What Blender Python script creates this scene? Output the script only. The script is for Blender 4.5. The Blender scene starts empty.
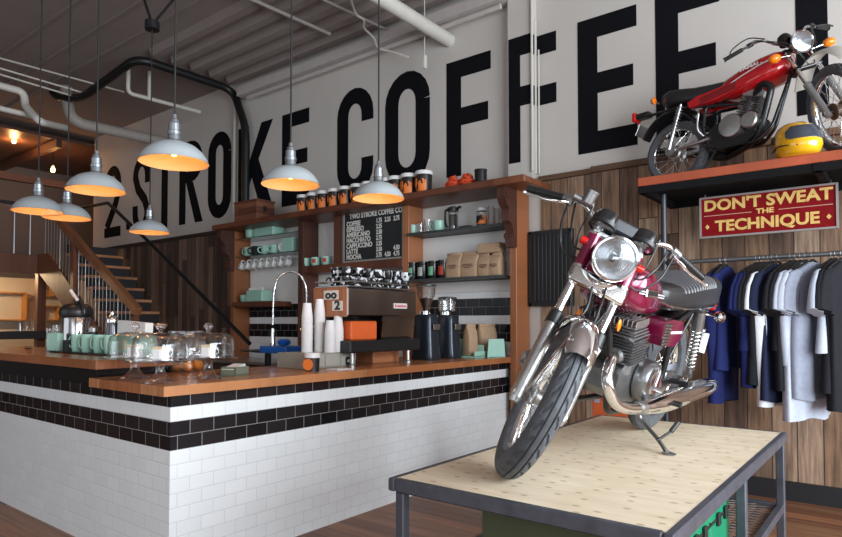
import bpy, math, random
from mathutils import Vector, Matrix, Euler, noise
PI = math.pi
R = math.radians
scn = bpy.context.scene
COL = scn.collection

# ---------------------------------------------------------------- camera
YAW, PITCH, FPX, CX, CY, EYE = R(38.02), R(1.7215), 621.57, 421.0, 304.0, 1.4
cam_d = bpy.data.cameras.new('camera')
cam = bpy.data.objects.new('camera', cam_d)
COL.objects.link(cam)
cam.location = (0, 0, EYE)
cam.rotation_euler = (PI / 2 + PITCH, 0, YAW)
cam_d.sensor_width = 36
cam_d.lens = 36 * FPX / 842
cam_d.shift_y = 35.5 / 842
cam_d.clip_start = 0.05
cam_d.dof.use_dof = False
scn.camera = cam

# ---------------------------------------------------------------- world, daylight, exposure
scn.view_settings.view_transform = 'Standard'
scn.view_settings.look = 'None'
scn.view_settings.gamma = 1
scn.view_settings.use_curve_mapping = False
scn.view_settings.exposure = 0.0
w = bpy.data.worlds.new('daylight')
scn.world = w
w.use_nodes = True
wn = w.node_tree.nodes
wn['Background'].inputs[0].default_value = (0.80, 0.90, 1.0, 1)
wn['Background'].inputs[1].default_value = 1.1


def window_light(name, loc, rot, sx, sy, power, col):
    d = bpy.data.lights.new(name, 'AREA')
    d.shape = 'RECTANGLE'
    d.size, d.size_y, d.energy, d.color = sx, sy, power, col
    o = bpy.data.objects.new(name, d)
    COL.objects.link(o)
    o.location, o.rotation_euler = loc, rot
    return o


# tall shop windows: on the right wall and in the front wall behind the photographer
window_light('right_window_daylight', (3.38, 2.1, 2.1), (0, R(90), 0), 2.9, 6.2, 740, (0.86, 0.94, 1.0))
window_light('front_window_daylight', (0.6, -2.88, 2.1), (R(90), 0, 0), 4.8, 2.9, 46, (0.92, 0.96, 1.0))
window_light('far_front_window_daylight', (-7.5, -2.88, 2.1), (R(90), 0, 0), 5.0, 2.9, 14, (0.92, 0.96, 1.0))


# ---------------------------------------------------------------- materials
MATS = {}


def nt(m):
    m.use_nodes = True
    return m.node_tree.nodes, m.node_tree.links, m.node_tree.nodes['Principled BSDF']


def pm(name, col, rough=0.5, metal=0.0, var=0.06, scale=8.0, bump=0.0, emit=None, estr=0.0, coat=0.0, spec=None):
    if name in MATS:
        return MATS[name]
    m = bpy.data.materials.new(name)
    N, L, b = nt(m)
    tc = N.new('ShaderNodeTexCoord')
    nz = N.new('ShaderNodeTexNoise')
    nz.inputs['Scale'].default_value = scale
    nz.inputs['Detail'].default_value = 4
    L.new(tc.outputs['Object'], nz.inputs['Vector'])
    mx = N.new('ShaderNodeMix')
    mx.data_type = 'RGBA'
    lo = [c * (1 - 2 * var) for c in col]
    hi = [min(1, c * (1 + 2 * var)) for c in col]
    mx.inputs['A'].default_value = (*lo, 1)
    mx.inputs['B'].default_value = (*hi, 1)
    L.new(nz.outputs['Fac'], mx.inputs['Factor'])
    L.new(mx.outputs['Result'], b.inputs['Base Color'])
    b.inputs['Roughness'].default_value = rough
    b.inputs['Metallic'].default_value = metal
    if spec is not None:
        b.inputs['Specular IOR Level'].default_value = spec
    if coat:
        b.inputs['Coat Weight'].default_value = coat
        b.inputs['Coat Roughness'].default_value = 0.05
    if bump:
        bp = N.new('ShaderNodeBump')
        bp.inputs['Strength'].default_value = bump
        bp.inputs['Distance'].default_value = 0.01
        L.new(nz.outputs['Fac'], bp.inputs['Height'])
        L.new(bp.outputs['Normal'], b.inputs['Normal'])
    if emit:
        b.inputs['Emission Color'].default_value = (*emit, 1)
        b.inputs['Emission Strength'].default_value = estr
    MATS[name] = m
    return m


def srgb(r, g, b):
    f = lambda c: (c / 255 / 12.92) if c / 255 <= 0.04045 else ((c / 255 + 0.055) / 1.055) ** 2.4
    return (f(r), f(g), f(b))


def math_node(N, L, op, a, b=None, c=None):
    n = N.new('ShaderNodeMath')
    n.operation = op
    for i, v in enumerate((a, b, c)):
        if v is None:
            continue
        if isinstance(v, (int, float)):
            n.inputs[i].default_value = v
        else:
            L.new(v, n.inputs[i])
    return n.outputs[0]


def planks(name, across, along, wdt, lng, cols, rough=0.7, gap=0.03, bump=0.5, streak=(3, 40), gapcol=(0.01, 0.008, 0.007), contrast=0.5):
    """boards of their own colour each, with grain; across / along are 'X', 'Y' or 'Z' of the object's space"""
    m = bpy.data.materials.new(name)
    N, L, b = nt(m)
    tc = N.new('ShaderNodeTexCoord')
    sp = N.new('ShaderNodeSeparateXYZ')
    L.new(tc.outputs['Object'], sp.inputs[0])
    ac, al = sp.outputs[across], sp.outputs[along]
    u = math_node(N, L, 'DIVIDE', ac, wdt)
    ci = math_node(N, L, 'FLOOR', u)
    fu = math_node(N, L, 'FRACT', u)
    w1 = N.new('ShaderNodeTexWhiteNoise')
    w1.noise_dimensions = '1D'
    L.new(ci, w1.inputs['W'])
    v = math_node(N, L, 'ADD', math_node(N, L, 'DIVIDE', al, lng), math_node(N, L, 'MULTIPLY', w1.outputs['Value'], 7.3))
    ri = math_node(N, L, 'FLOOR', v)
    fv = math_node(N, L, 'FRACT', v)
    cmb = N.new('ShaderNodeCombineXYZ')
    L.new(ci, cmb.inputs[0])
    L.new(ri, cmb.inputs[1])
    w2 = N.new('ShaderNodeTexWhiteNoise')
    w2.noise_dimensions = '2D'
    L.new(cmb.outputs[0], w2.inputs['Vector'])
    ramp = N.new('ShaderNodeValToRGB')
    ramp.color_ramp.interpolation = 'CONSTANT'
    els = ramp.color_ramp.elements
    while len(els) < len(cols):
        els.new(0.5)
    for i, c in enumerate(cols):
        els[i].position = i / len(cols)
        els[i].color = (*c, 1)
    L.new(w2.outputs['Value'], ramp.inputs[0])
    # grain: stretched noise, shifted per board
    c2 = N.new('ShaderNodeCombineXYZ')
    L.new(math_node(N, L, 'MULTIPLY', ac, streak[1]), c2.inputs[0])
    L.new(math_node(N, L, 'MULTIPLY', al, streak[0]), c2.inputs[1])
    L.new(math_node(N, L, 'MULTIPLY', w2.outputs['Value'], 50.0), c2.inputs[2])
    nz = N.new('ShaderNodeTexNoise')
    nz.inputs['Scale'].default_value = 1
    nz.inputs['Detail'].default_value = 6
    nz.inputs['Roughness'].default_value = 0.65
    L.new(c2.outputs[0], nz.inputs['Vector'])
    mr = N.new('ShaderNodeMapRange')
    mr.inputs['From Min'].default_value = 0.3
    mr.inputs['From Max'].default_value = 0.7
    mr.inputs['To Min'].default_value = 1 - contrast
    mr.inputs['To Max'].default_value = 1 + contrast * 0.6
    L.new(nz.outputs['Fac'], mr.inputs['Value'])
    mul = N.new('ShaderNodeMix')
    mul.data_type = 'RGBA'
    mul.blend_type = 'MULTIPLY'
    mul.inputs['Factor'].default_value = 1
    L.new(ramp.outputs[0], mul.inputs['A'])
    L.new(mr.outputs['Result'], mul.inputs['B'])
    e = math_node(N, L, 'LESS_THAN', fu, gap)
    e2 = math_node(N, L, 'LESS_THAN', fv, gap * wdt / lng)
    g = math_node(N, L, 'MAXIMUM', e, e2)
    fin = N.new('ShaderNodeMix')
    fin.data_type = 'RGBA'
    L.new(g, fin.inputs['Factor'])
    L.new(mul.outputs['Result'], fin.inputs['A'])
    fin.inputs['B'].default_value = (*gapcol, 1)
    L.new(fin.outputs['Result'], b.inputs['Base Color'])
    b.inputs['Roughness'].default_value = rough
    bp = N.new('ShaderNodeBump')
    bp.inputs['Strength'].default_value = bump
    bp.inputs['Distance'].default_value = 0.006
    h = math_node(N, L, 'SUBTRACT', nz.outputs['Fac'], math_node(N, L, 'MULTIPLY', g, 2.0))
    L.new(h, bp.inputs['Height'])
    L.new(bp.outputs['Normal'], b.inputs['Normal'])
    return m


def tiles(name, z0, pitch, black_rows, lng=0.152):
    """subway tiles on faces along X or Y; rows counted up from z0, black_rows = rows glazed black"""
    m = bpy.data.materials.new(name)
    N, L, b = nt(m)
    tc = N.new('ShaderNodeTexCoord')
    sp = N.new('ShaderNodeSeparateXYZ')
    L.new(tc.outputs['Object'], sp.inputs[0])
    uu = math_node(N, L, 'ADD', sp.outputs['X'], sp.outputs['Y'])
    v = math_node(N, L, 'DIVIDE', math_node(N, L, 'SUBTRACT', sp.outputs['Z'], z0), pitch)
    row = math_node(N, L, 'FLOOR', v)
    fv = math_node(N, L, 'FRACT', v)
    off = math_node(N, L, 'MULTIPLY', math_node(N, L, 'FLOORED_MODULO', row, 2.0), 0.5)
    u = math_node(N, L, 'ADD', math_node(N, L, 'DIVIDE', uu, lng), off)
    fu = math_node(N, L, 'FRACT', u)
    ci = math_node(N, L, 'FLOOR', u)
    blk = None
    for r in black_rows:
        t = math_node(N, L, 'COMPARE', row, float(r), 0.1)
        blk = t if blk is None else math_node(N, L, 'MAXIMUM', blk, t)
    cmb = N.new('ShaderNodeCombineXYZ')
    L.new(ci, cmb.inputs[0])
    L.new(row, cmb.inputs[1])
    wn_ = N.new('ShaderNodeTexWhiteNoise')
    wn_.noise_dimensions = '2D'
    L.new(cmb.outputs[0], wn_.inputs['Vector'])
    cw = N.new('ShaderNodeMix'); cw.data_type = 'RGBA'
    cw.inputs['A'].default_value = (0.85, 0.87, 0.88, 1)
    cw.inputs['B'].default_value = (0.89, 0.91, 0.92, 1)
    L.new(wn_.outputs['Value'], cw.inputs['Factor'])
    cb = N.new('ShaderNodeMix'); cb.data_type = 'RGBA'
    cb.inputs['A'].default_value = (0.008, 0.008, 0.010, 1)
    cb.inputs['B'].default_value = (0.022, 0.018, 0.020, 1)
    L.new(wn_.outputs['Value'], cb.inputs['Factor'])
    c1 = N.new('ShaderNodeMix'); c1.data_type = 'RGBA'
    L.new(blk, c1.inputs['Factor'])
    L.new(cw.outputs['Result'], c1.inputs['A'])
    L.new(cb.outputs['Result'], c1.inputs['B'])
    du = math_node(N, L, 'MINIMUM', fu, math_node(N, L, 'SUBTRACT', 1.0, fu))
    dv = math_node(N, L, 'MINIMUM', fv, math_node(N, L, 'SUBTRACT', 1.0, fv))
    gu = math_node(N, L, 'LESS_THAN', du, 0.012)
    gv = math_node(N, L, 'LESS_THAN', dv, 0.024)
    g = math_node(N, L, 'MAXIMUM', gu, gv)
    gc = N.new('ShaderNodeMix'); gc.data_type = 'RGBA'
    gc.inputs['A'].default_value = (0.68, 0.69, 0.71, 1)
    gc.inputs['B'].default_value = (0.30, 0.29, 0.29, 1)
    L.new(blk, gc.inputs['Factor'])
    c2 = N.new('ShaderNodeMix'); c2.data_type = 'RGBA'
    L.new(g, c2.inputs['Factor'])
    L.new(c1.outputs['Result'], c2.inputs['A'])
    L.new(gc.outputs['Result'], c2.inputs['B'])
    L.new(c2.outputs['Result'], b.inputs['Base Color'])
    rg = math_node(N, L, 'ADD', math_node(N, L, 'MULTIPLY', g, 0.6), 0.16)
    L.new(rg, b.inputs['Roughness'])
    sm = N.new('ShaderNodeMapRange')
    sm.interpolation_type = 'SMOOTHSTEP'
    sm.inputs['From Max'].default_value = 0.07
    L.new(math_node(N, L, 'MINIMUM', math_node(N, L, 'MULTIPLY', du, 2.0), dv), sm.inputs['Value'])
    bp = N.new('ShaderNodeBump')
    bp.inputs['Strength'].default_value = 0.35
    bp.inputs['Distance'].default_value = 0.003
    L.new(sm.outputs['Result'], bp.inputs['Height'])
    L.new(bp.outputs['Normal'], b.inputs['Normal'])
    return m


def glass(name, col=(1, 1, 1), rough=0.0, alpha=0.25):
    """thin clear glass: mostly transparent with glossy reflection at grazing angles"""
    if name in MATS:
        return MATS[name]
    m = bpy.data.materials.new(name)
    m.use_nodes = True
    N, L = m.node_tree.nodes, m.node_tree.links
    N.remove(N['Principled BSDF'])
    out = N['Material Output']
    tr = N.new('ShaderNodeBsdfTransparent')
    tr.inputs[0].default_value = (*col, 1)
    gl = N.new('ShaderNodeBsdfGlossy')
    gl.inputs['Roughness'].default_value = rough + 0.03
    lw = N.new('ShaderNodeLayerWeight')
    lw.inputs[0].default_value = alpha
    f = math_node(N, L, 'ADD', math_node(N, L, 'MULTIPLY', lw.outputs['Facing'], 0.75), 0.06)
    mx = N.new('ShaderNodeMixShader')
    L.new(f, mx.inputs[0])
    L.new(tr.outputs[0], mx.inputs[1])
    L.new(gl.outputs[0], mx.inputs[2])
    L.new(mx.outputs[0], out.inputs[0])
    MATS[name] = m
    return m


# ---------------------------------------------------------------- mesh building
class MB:
    """collects shapes; build() links them as ONE mesh object"""

    def __init__(s):
        s.v, s.f = [], []

    def add(s, vs, fs, M=None):
        o = len(s.v)
        s.v += [tuple(M @ Vector(p)) if M else tuple(p) for p in vs]
        s.f += [tuple(i + o for i in f) for f in fs]
        return s

    def box(s, c, d, b=0.0, M=None):
        """box centred at c with full sizes d, edges chamfered by b"""
        hx, hy, hz = (q / 2 for q in d)
        if b <= 0 or b * 2.2 > min(d):
            vs = [(c[0] + i * hx, c[1] + j * hy, c[2] + k * hz) for i in (-1, 1) for j in (-1, 1) for k in (-1, 1)]
            return s.add(vs, [(0, 1, 3, 2), (4, 6, 7, 5), (0, 4, 5, 1), (2, 3, 7, 6), (0, 2, 6, 4), (1, 5, 7, 3)], M)
        vs, idx = [], {}
        for i in (-1, 1):
            for j in (-1, 1):
                for k in (-1, 1):
                    for a in range(3):
                        p = [i * (hx - b), j * (hy - b), k * (hz - b)]
                        p[a] = (i, j, k)[a] * (hx, hy, hz)[a]
                        idx[i, j, k, a] = len(vs)
                        vs.append((c[0] + p[0], c[1] + p[1], c[2] + p[2]))
        fs = []
        S = (-1, 1)
        for a in range(3):
            u, v = (a + 1) % 3, (a + 2) % 3
            for sg in S:
                q = []
                for (m, n) in ((-1, -1), (1, -1), (1, 1), (-1, 1)):
                    t = [0, 0, 0]; t[a] = sg; t[u] = m; t[v] = n
                    q.append(idx[t[0], t[1], t[2], a])
                fs.append(tuple(q if sg > 0 else q[::-1]))
            for m in S:
                for n in S:      # edge along a, at u=m, v=n
                    t0 = [0, 0, 0]; t0[a] = -1; t0[u] = m; t0[v] = n
                    t1 = list(t0); t1[a] = 1
                    q = [idx[(*t0, u)], idx[(*t1, u)], idx[(*t1, v)], idx[(*t0, v)]]
                    fs.append(tuple(q if m * n < 0 else q[::-1]))
        for i in S:
            for j in S:
                for k in S:
                    q = [idx[i, j, k, 0], idx[i, j, k, 1], idx[i, j, k, 2]]
                    fs.append(tuple(q if i * j * k > 0 else q[::-1]))
        return s.add(vs, fs, M)

    def loft(s, rings, caps=True, closed=False, M=None):
        n = len(rings[0])
        vs = [p for r in rings for p in r]
        fs = []
        m = len(rings)
        for i in range(m if closed else m - 1):
            a, b = i * n, ((i + 1) % m) * n
            for j in range(n):
                k = (j + 1) % n
                fs.append((a + j, a + k, b + k, b + j))
        if caps and not closed:
            fs.append(tuple(range(n))[::-1])
            fs.append(tuple((m - 1) * n + j for j in range(n)))
        return s.add(vs, fs, M)

    def cyl(s, p0, p1, r0, r1=None, n=16, caps=True, M=None):
        r1 = r0 if r1 is None else r1
        p0, p1 = Vector(p0), Vector(p1)
        ax = (p1 - p0).normalized()
        u = ax.orthogonal().normalized()
        v = ax.cross(u)
        rings = [[tuple(p + u * math.cos(2 * PI * i / n) * r + v * math.sin(2 * PI * i / n) * r) for i in range(n)]
                 for p, r in ((p0, r0), (p1, r1))]
        return s.loft(rings, caps, M=M)

    def tube(s, pts, r, n=10, closed=False, caps=True, flat=1.0, M=None):
        P = [Vector(p) for p in pts]
        m = len(P)
        rs = r if isinstance(r, (list, tuple)) else [r] * m
        T = []
        for i in range(m):
            if closed:
                t = P[(i + 1) % m] - P[i - 1]
            else:
                t = P[min(i + 1, m - 1)] - P[max(i - 1, 0)]
            T.append(t.normalized())
        u = T[0].orthogonal().normalized()
        rings = []
        for i in range(m):
            u = (u - T[i] * u.dot(T[i])).normalized()
            v = T[i].cross(u)
            rings.append([tuple(P[i] + u * math.cos(2 * PI * k / n) * rs[i] + v * math.sin(2 * PI * k / n) * rs[i] * flat) for k in range(n)])
        return s.loft(rings, caps, closed, M)

    def lathe(s, prof, n=32, M=None, closed=False, arc=None):
        """profile of (radius, height) turned about Z"""
        rings = []
        a0, a1 = arc if arc else (0, 2 * PI)
        steps = n if not arc else n + 1
        for i in range(steps):
            a = a0 + (a1 - a0) * i / n
            rings.append([(r * math.cos(a), r * math.sin(a), z) for r, z in prof])
        k = len(prof)
        vs = [p for r_ in rings for p in r_]
        fs = []
        for i in range(n):
            a, b = i * k, ((i + 1) % steps) * k
            for j in range(k if closed else k - 1):
                j2 = (j + 1) % k
                fs.append((a + j, b + j, b + j2, a + j2))
        return s.add(vs, fs, M)

    def prism(s, poly, z0, z1, M=None):
        """2D polygon (x, y) extruded from z0 to z1"""
        n = len(poly)
        vs = [(x, y, z0) for x, y in poly] + [(x, y, z1) for x, y in poly]
        ar = sum(poly[i][0] * poly[(i + 1) % n][1] - poly[(i + 1) % n][0] * poly[i][1] for i in range(n))
        fs = [tuple(range(n))[::-1], tuple(range(n, 2 * n))] + [(i, (i + 1) % n, n + (i + 1) % n, n + i) for i in range(n)]
        if (ar < 0) != (z1 < z0):
            fs = [f[::-1] for f in fs]
        return s.add(vs, fs, M)

    def ball(s, c, r, n=20, m=12, M=None):
        rx, ry, rz = (r, r, r) if isinstance(r, (int, float)) else r
        rings = []
        for i in range(m + 1):
            t = PI * i / m
            t = min(max(t, 0.02), PI - 0.02)
            rings.append([(c[0] + rx * math.sin(t) * math.cos(2 * PI * k / n), c[1] + ry * math.sin(t) * math.sin(2 * PI * k / n), c[2] - rz * math.cos(t)) for k in range(n)])
        return s.loft(rings, True, M=M)

    def build(s, name, mat, parent=None, M=None, smooth=35, loc=None):
        me = bpy.data.meshes.new(name)
        vs = [tuple(M @ Vector(p)) for p in s.v] if M else s.v
        me.from_pydata(vs, [], s.f)
        if smooth:
            me.shade_smooth()
            me.set_sharp_from_angle(angle=R(smooth))
        me.materials.append(mat)
        o = bpy.data.objects.new(name, me)
        COL.objects.link(o)
        if parent:
            o.parent = parent
        if loc:
            o.location = loc
        return o


def tag(o, label=None, cat=None, group=None, kind=None):
    if label: o['label'] = label
    if cat: o['category'] = cat
    if group: o['group'] = group
    if kind: o['kind'] = kind
    return o


def thing(name, label, cat, loc=(0, 0, 0), rz=0.0, group=None):
    o = bpy.data.objects.new(name, None)
    COL.objects.link(o)
    o.empty_display_size = 0.05
    o.location = loc
    o.rotation_euler = (0, 0, rz)
    return tag(o, label, cat, group)


def dup(o, loc=None, rz=None, label=None, group=None, parent=None):
    c = o.copy()
    COL.objects.link(c)
    if parent: c.parent = parent
    if loc: c.location = loc
    if rz is not None: c.rotation_euler = (0, 0, rz)
    if label: c['label'] = label
    if group: c['group'] = group
    for ch in list(o.children):
        dup(ch, parent=c)
    return c


def spline(pts, k=6, closed=False):
    P = [Vector(p) for p in pts]
    n = len(P)
    out = []
    rng = n if closed else n - 1
    for i in range(rng):
        p0 = P[i - 1] if (i > 0 or closed) else P[0] * 2 - P[1]
        p1, p2 = P[i], P[(i + 1) % n]
        p3 = P[(i + 2) % n] if (i + 2 < n or closed) else P[-1] * 2 - P[-2]
        for j in range(k):
            t = j / k
            out.append(tuple(0.5 * ((2 * p1) + (p2 - p0) * t + (2 * p0 - 5 * p1 + 4 * p2 - p3) * t * t + (3 * p1 - p0 - 3 * p2 + p3) * t ** 3)))
    if not closed:
        out.append(tuple(P[-1]))
    return out


def text(body, size, mat, parent, M, name='lettering', ext=0.001, ax='CENTER', sx=1.0, bold=0.0):
    cu = bpy.data.curves.new(name, 'FONT')
    cu.body = body
    cu.size = size
    cu.align_x = ax
    cu.align_y = 'CENTER'
    cu.extrude = ext
    cu.offset = bold
    cu.resolution_u = 3
    tmp = bpy.data.objects.new(name, cu)
    COL.objects.link(tmp)
    dg = bpy.context.evaluated_depsgraph_get()
    me = bpy.data.meshes.new_from_object(tmp.evaluated_get(dg))
    COL.objects.unlink(tmp)
    bpy.data.objects.remove(tmp)
    me.transform(M @ Matrix.Diagonal((sx, 1, 1, 1)))
    me.name = name
    me.materials.clear()
    me.materials.append(mat)
    o = bpy.data.objects.new(name, me)
    COL.objects.link(o)
    o.parent = parent
    return o


def frame_m(o, x, y):
    """matrix with origin o and local x, y axes"""
    x, y = Vector(x).normalized(), Vector(y).normalized()
    z = x.cross(y).normalized()
    y = z.cross(x)
    return Matrix(((x.x, y.x, z.x, o[0]), (x.y, y.y, z.y, o[1]), (x.z, y.z, z.z, o[2]), (0, 0, 0, 1)))


def TM(x, y, z):
    return Matrix.Translation((x, y, z))


def RX(a): return Matrix.Rotation(R(a), 4, 'X')
def RY(a): return Matrix.Rotation(R(a), 4, 'Y')
def RZ(a): return Matrix.Rotation(R(a), 4, 'Z')


def sight(px, py):
    f = Vector((-math.sin(YAW) * math.cos(PITCH), math.cos(YAW) * math.cos(PITCH), math.sin(PITCH)))
    r = Vector((math.cos(YAW), math.sin(YAW), 0))
    return f + r * (px - CX) / FPX - r.cross(f) * (py - CY) / FPX


def at(px, py, ax, val):
    """the point where the sight line through a photo pixel meets the real plane ax = val"""
    d = sight(px, py)
    o = Vector((0, 0, EYE))
    return o + d * ((val - o[ax]) / d[ax])


ORD = ['first', 'second', 'third', 'fourth', 'fifth', 'sixth', 'seventh', 'eighth', 'ninth', 'tenth', 'eleventh', 'twelfth']

# shared materials
CHROME = pm('chrome', (0.80, 0.80, 0.80), 0.10, 1.0, 0.02)
STEEL = pm('brushed_steel', (0.55, 0.55, 0.56), 0.30, 1.0, 0.06, 20)
ALU = pm('cast_aluminium', (0.50, 0.50, 0.50), 0.38, 1.0, 0.08, 30, 0.1)
RUBBER = pm('tyre_rubber', (0.075, 0.080, 0.090), 0.6, 0, 0.25, 25, 0.2)
BLACK = pm('black_plastic', (0.012, 0.012, 0.013), 0.38, 0, 0.1)
BLACKPAINT = pm('black_gloss_paint', (0.010, 0.010, 0.011), 0.22, 0, 0.05)
MATTBLACK = pm('matt_black', (0.014, 0.013, 0.014), 0.7, 0, 0.1)
WHITE = pm('white_ceramic', (0.78, 0.77, 0.75), 0.25, 0, 0.03)
PAPERW = pm('white_paper', (0.80, 0.79, 0.77), 0.8, 0, 0.03)
MINT = pm('mint_green_glaze', srgb(162, 206, 190), 0.35, 0, 0.04)
KRAFT = pm('kraft_paper', srgb(176, 146, 118), 0.85, 0, 0.08, 12, 0.5)
ORANGE = pm('orange_paint', srgb(216, 96, 40), 0.45, 0, 0.06)
AMBER = pm('amber_lens', srgb(240, 130, 20), 0.15, 0, 0.04, coat=0.5)
REDLENS = pm('red_lens', srgb(200, 22, 18), 0.15, 0, 0.04, coat=0.5)
GLASS = glass('clear_glass')
MAROON = pm('maroon_metallic_paint', srgb(124, 6, 58), 0.2, 0.35, 0.05, coat=1.0)

# ================================================================ THE SETTING
WY = 5.72
oldwood = planks('reclaimed_wall_boards', 'X', 'Z', 0.175, 1.9,
                 [srgb(*c) for c in ((138, 110, 90), (116, 90, 74), (150, 122, 100), (100, 76, 62), (130, 102, 82), (158, 130, 108), (110, 86, 70), (134, 104, 80))],
                 0.8, 0.04, 0.7, (2.0, 32), contrast=0.7)
darkwood = planks('dark_wall_boards', 'X', 'Z', 0.125, 2.6,
                  [srgb(*c) for c in ((104, 82, 68), (82, 64, 54), (116, 92, 76), (70, 54, 46), (96, 76, 64), (128, 102, 86))],
                  0.8, 0.05, 0.6, (2.0, 50), contrast=0.5)
floorwood = planks('floor_boards', 'Y', 'X', 0.13, 2.2,
                   [srgb(*c) for c in ((138, 94, 66), (122, 80, 56), (150, 104, 74), (112, 72, 50), (130, 90, 64), (146, 96, 66))],
                   0.42, 0.02, 0.25, (1.6, 30), contrast=0.4)
wallpaint = pm('warm_grey_wall_paint', srgb(196, 190, 184), 0.75, 0, 0.02, 2)
letterpaint = pm('black_letter_paint', (0.006, 0.006, 0.008), 0.9, 0, 0.08, spec=.1)
ceilpaint = pm('grey_ceiling_deck', srgb(136, 124, 120), 0.85, 0, 0.05, 3, 0.1)
pipewhite = pm('painted_white_pipe', srgb(200, 196, 188), 0.5, 0, 0.05, 10)
pipegrey = pm('painted_grey_pipe', srgb(158, 150, 144), 0.55, 0, 0.05, 10)
blackpipe = pm('black_iron_pipe', (0.010, 0.010, 0.011), 0.45, 0.2, 0.1)
redwood = planks('oiled_fir', 'Y', 'X', 0.5, 3.0, [srgb(*c) for c in ((176, 112, 72), (164, 102, 64), (184, 120, 80))], 0.30, 0.0, 0.15, (1.2, 60), contrast=0.35)
postwood = planks('oiled_fir_post', 'X', 'Z', 0.5, 3.0, [srgb(*c) for c in ((168, 106, 68), (156, 96, 60), (176, 112, 74))], 0.45, 0.0, 0.2, (1.2, 50), contrast=0.35)
darkpost = planks('walnut_stained_post', 'X', 'Z', 0.5, 3.0, [srgb(*c) for c in ((92, 54, 40), (80, 46, 36), (100, 60, 44))], 0.5, 0.0, 0.25, (1.2, 50), contrast=0.4)
shelfwood = planks('stained_shelf_board', 'Y', 'X', 0.5, 3.0, [srgb(*c) for c in ((122, 70, 46), (110, 62, 42), (132, 78, 50))], 0.4, 0.0, 0.3, (1.2, 55), contrast=0.55)


def struct(name, mb, mat, parent=None, smooth=0):
    o = mb.build(name, mat, parent, smooth=smooth)
    if not parent:
        o['kind'] = 'structure'
    return o


XL, XR, YF, YB, HC = -16.0, 3.5, -3.0, WY, 5.1
struct('floor', MB().box(((XL + XR) / 2, 2.5, -0.05), (XR - XL + .4, 11.4, 0.1)), floorwood)
# back wall: painted above, boarded below, ends at X=-12.8 where the stair hall opens
wb = struct('wall_back', MB().box(((-12.8 + XR) / 2, WY + .15, HC / 2), (XR + 12.8, 0.3, HC)), wallpaint)
struct('board_cladding', MB().box(((-2.9 + XR) / 2, WY - .012, 1.42), (XR + 2.9, 0.024, 2.84)), oldwood, wb)
struct('dark_board_cladding', MB().box((-10.3, WY - .012, 1.40), (4.9, 0.024, 2.80)), darkwood, wb)  # narrower boards, darker than those on the right
capwood = planks('cap_rail_wood', 'Z', 'X', 0.5, 1.6, [srgb(*c) for c in ((110, 82, 60), (96, 70, 52), (122, 92, 68))], 0.7, 0.0, 0.3, (2, 50))
struct('cap_rail', MB().box((-2.64, WY - .025, 2.855), (.56, 0.07, 0.05)).box(((-2.36 + XR) / 2, WY - .03, 2.865), (XR + 2.36, 0.08, 0.055)), capwood, wb)
struct('dark_cap_rail', MB().box((-10.3, WY - .02, 2.82), (4.9, 0.05, 0.06)), pm('dark_trim', srgb(40, 32, 30), .6), wb)
struct('wall_right', MB().box((XR + .1, 2.5, .3), (.2, 11.0, .6)).box((XR + .1, 2.5, 4.4), (.2, 11, 1.5)).box((XR + .1, -2.0, 2.1), (.2, 2.0, 3.1)).box((XR + .1, 5.5, 2.1), (.2, .5, 3.1)), wallpaint)
struct('wall_front', MB().box((-6.2, YF - .1, .3), (19.8, .2, .6)).box((-6.2, YF - .1, 4.4), (19.8, .2, 1.5)).box((-3.75, YF - .1, 2.1), (2.2, .2, 3.1)).box((-13.2, YF - .1, 2.1), (6.2, .2, 3.1)).box((3.3, YF - .1, 2.1), (.5, .2, 3.1)), wallpaint)
struct('baseboard_back', MB().box(((-2.9 + XR) / 2, WY - .035, .075), (XR + 2.9, .03, .15)).box((-10.3, WY - .035, .075), (4.9, .03, .15)), pm('black_baseboard', (0.012, 0.012, 0.014), .5))
struct('ceiling', MB().box(((XL + XR) / 2, 3.2, HC + .05), (XR - XL + .4, 12.8, 0.1)), ceilpaint)
# deck seams and the corrugated edge by the wall
ds = MB()
for i, y in enumerate((0.4, 1.15, 1.9, 2.5, 3.1, 3.55, 3.95)):
    ds.box((-5.5, y, HC - .012), (17, .03, .024))
struct('deck_seam', ds, ceilpaint, bpy.data.objects['ceiling'])
rb = MB()
for i, y in enumerate((4.35, 4.65, 4.95, 5.25, 5.55)):
    rb.prism([(y - .09, 0), (y - .05, -.09), (y + .05, -.09), (y + .09, 0)], -8.0, 3.4, Matrix(((0, 0, 1, 0), (1, 0, 0, 0), (0, 1, 0, HC), (0, 0, 0, 1))))
struct('deck_rib', rb, ceilpaint, bpy.data.objects['ceiling'])
struct('trim_1', MB().box((-2.2, WY - .10, 4.83), (11.2, .20, .12)).cyl((-7.6, WY - .14, 4.72), (-3.3, WY - .14, 4.72), .028), pm('painted_channel', srgb(186, 178, 174), .6))
# pilaster
pil = struct('wall_pilaster', MB().box((-3.10, WY - .05, (2.80 + HC) / 2), (.27, .12, HC - 2.80)), wallpaint)
# far wall of the stair hall
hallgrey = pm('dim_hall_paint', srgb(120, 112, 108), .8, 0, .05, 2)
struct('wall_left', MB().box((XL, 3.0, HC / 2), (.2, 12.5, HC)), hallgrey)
struct('wall_hall', MB().box((-14.4, 8.6, HC / 2), (3.6, .2, HC)).box((-12.7, 7.3, HC / 2), (.2, 2.6, HC)), hallgrey)

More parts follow.
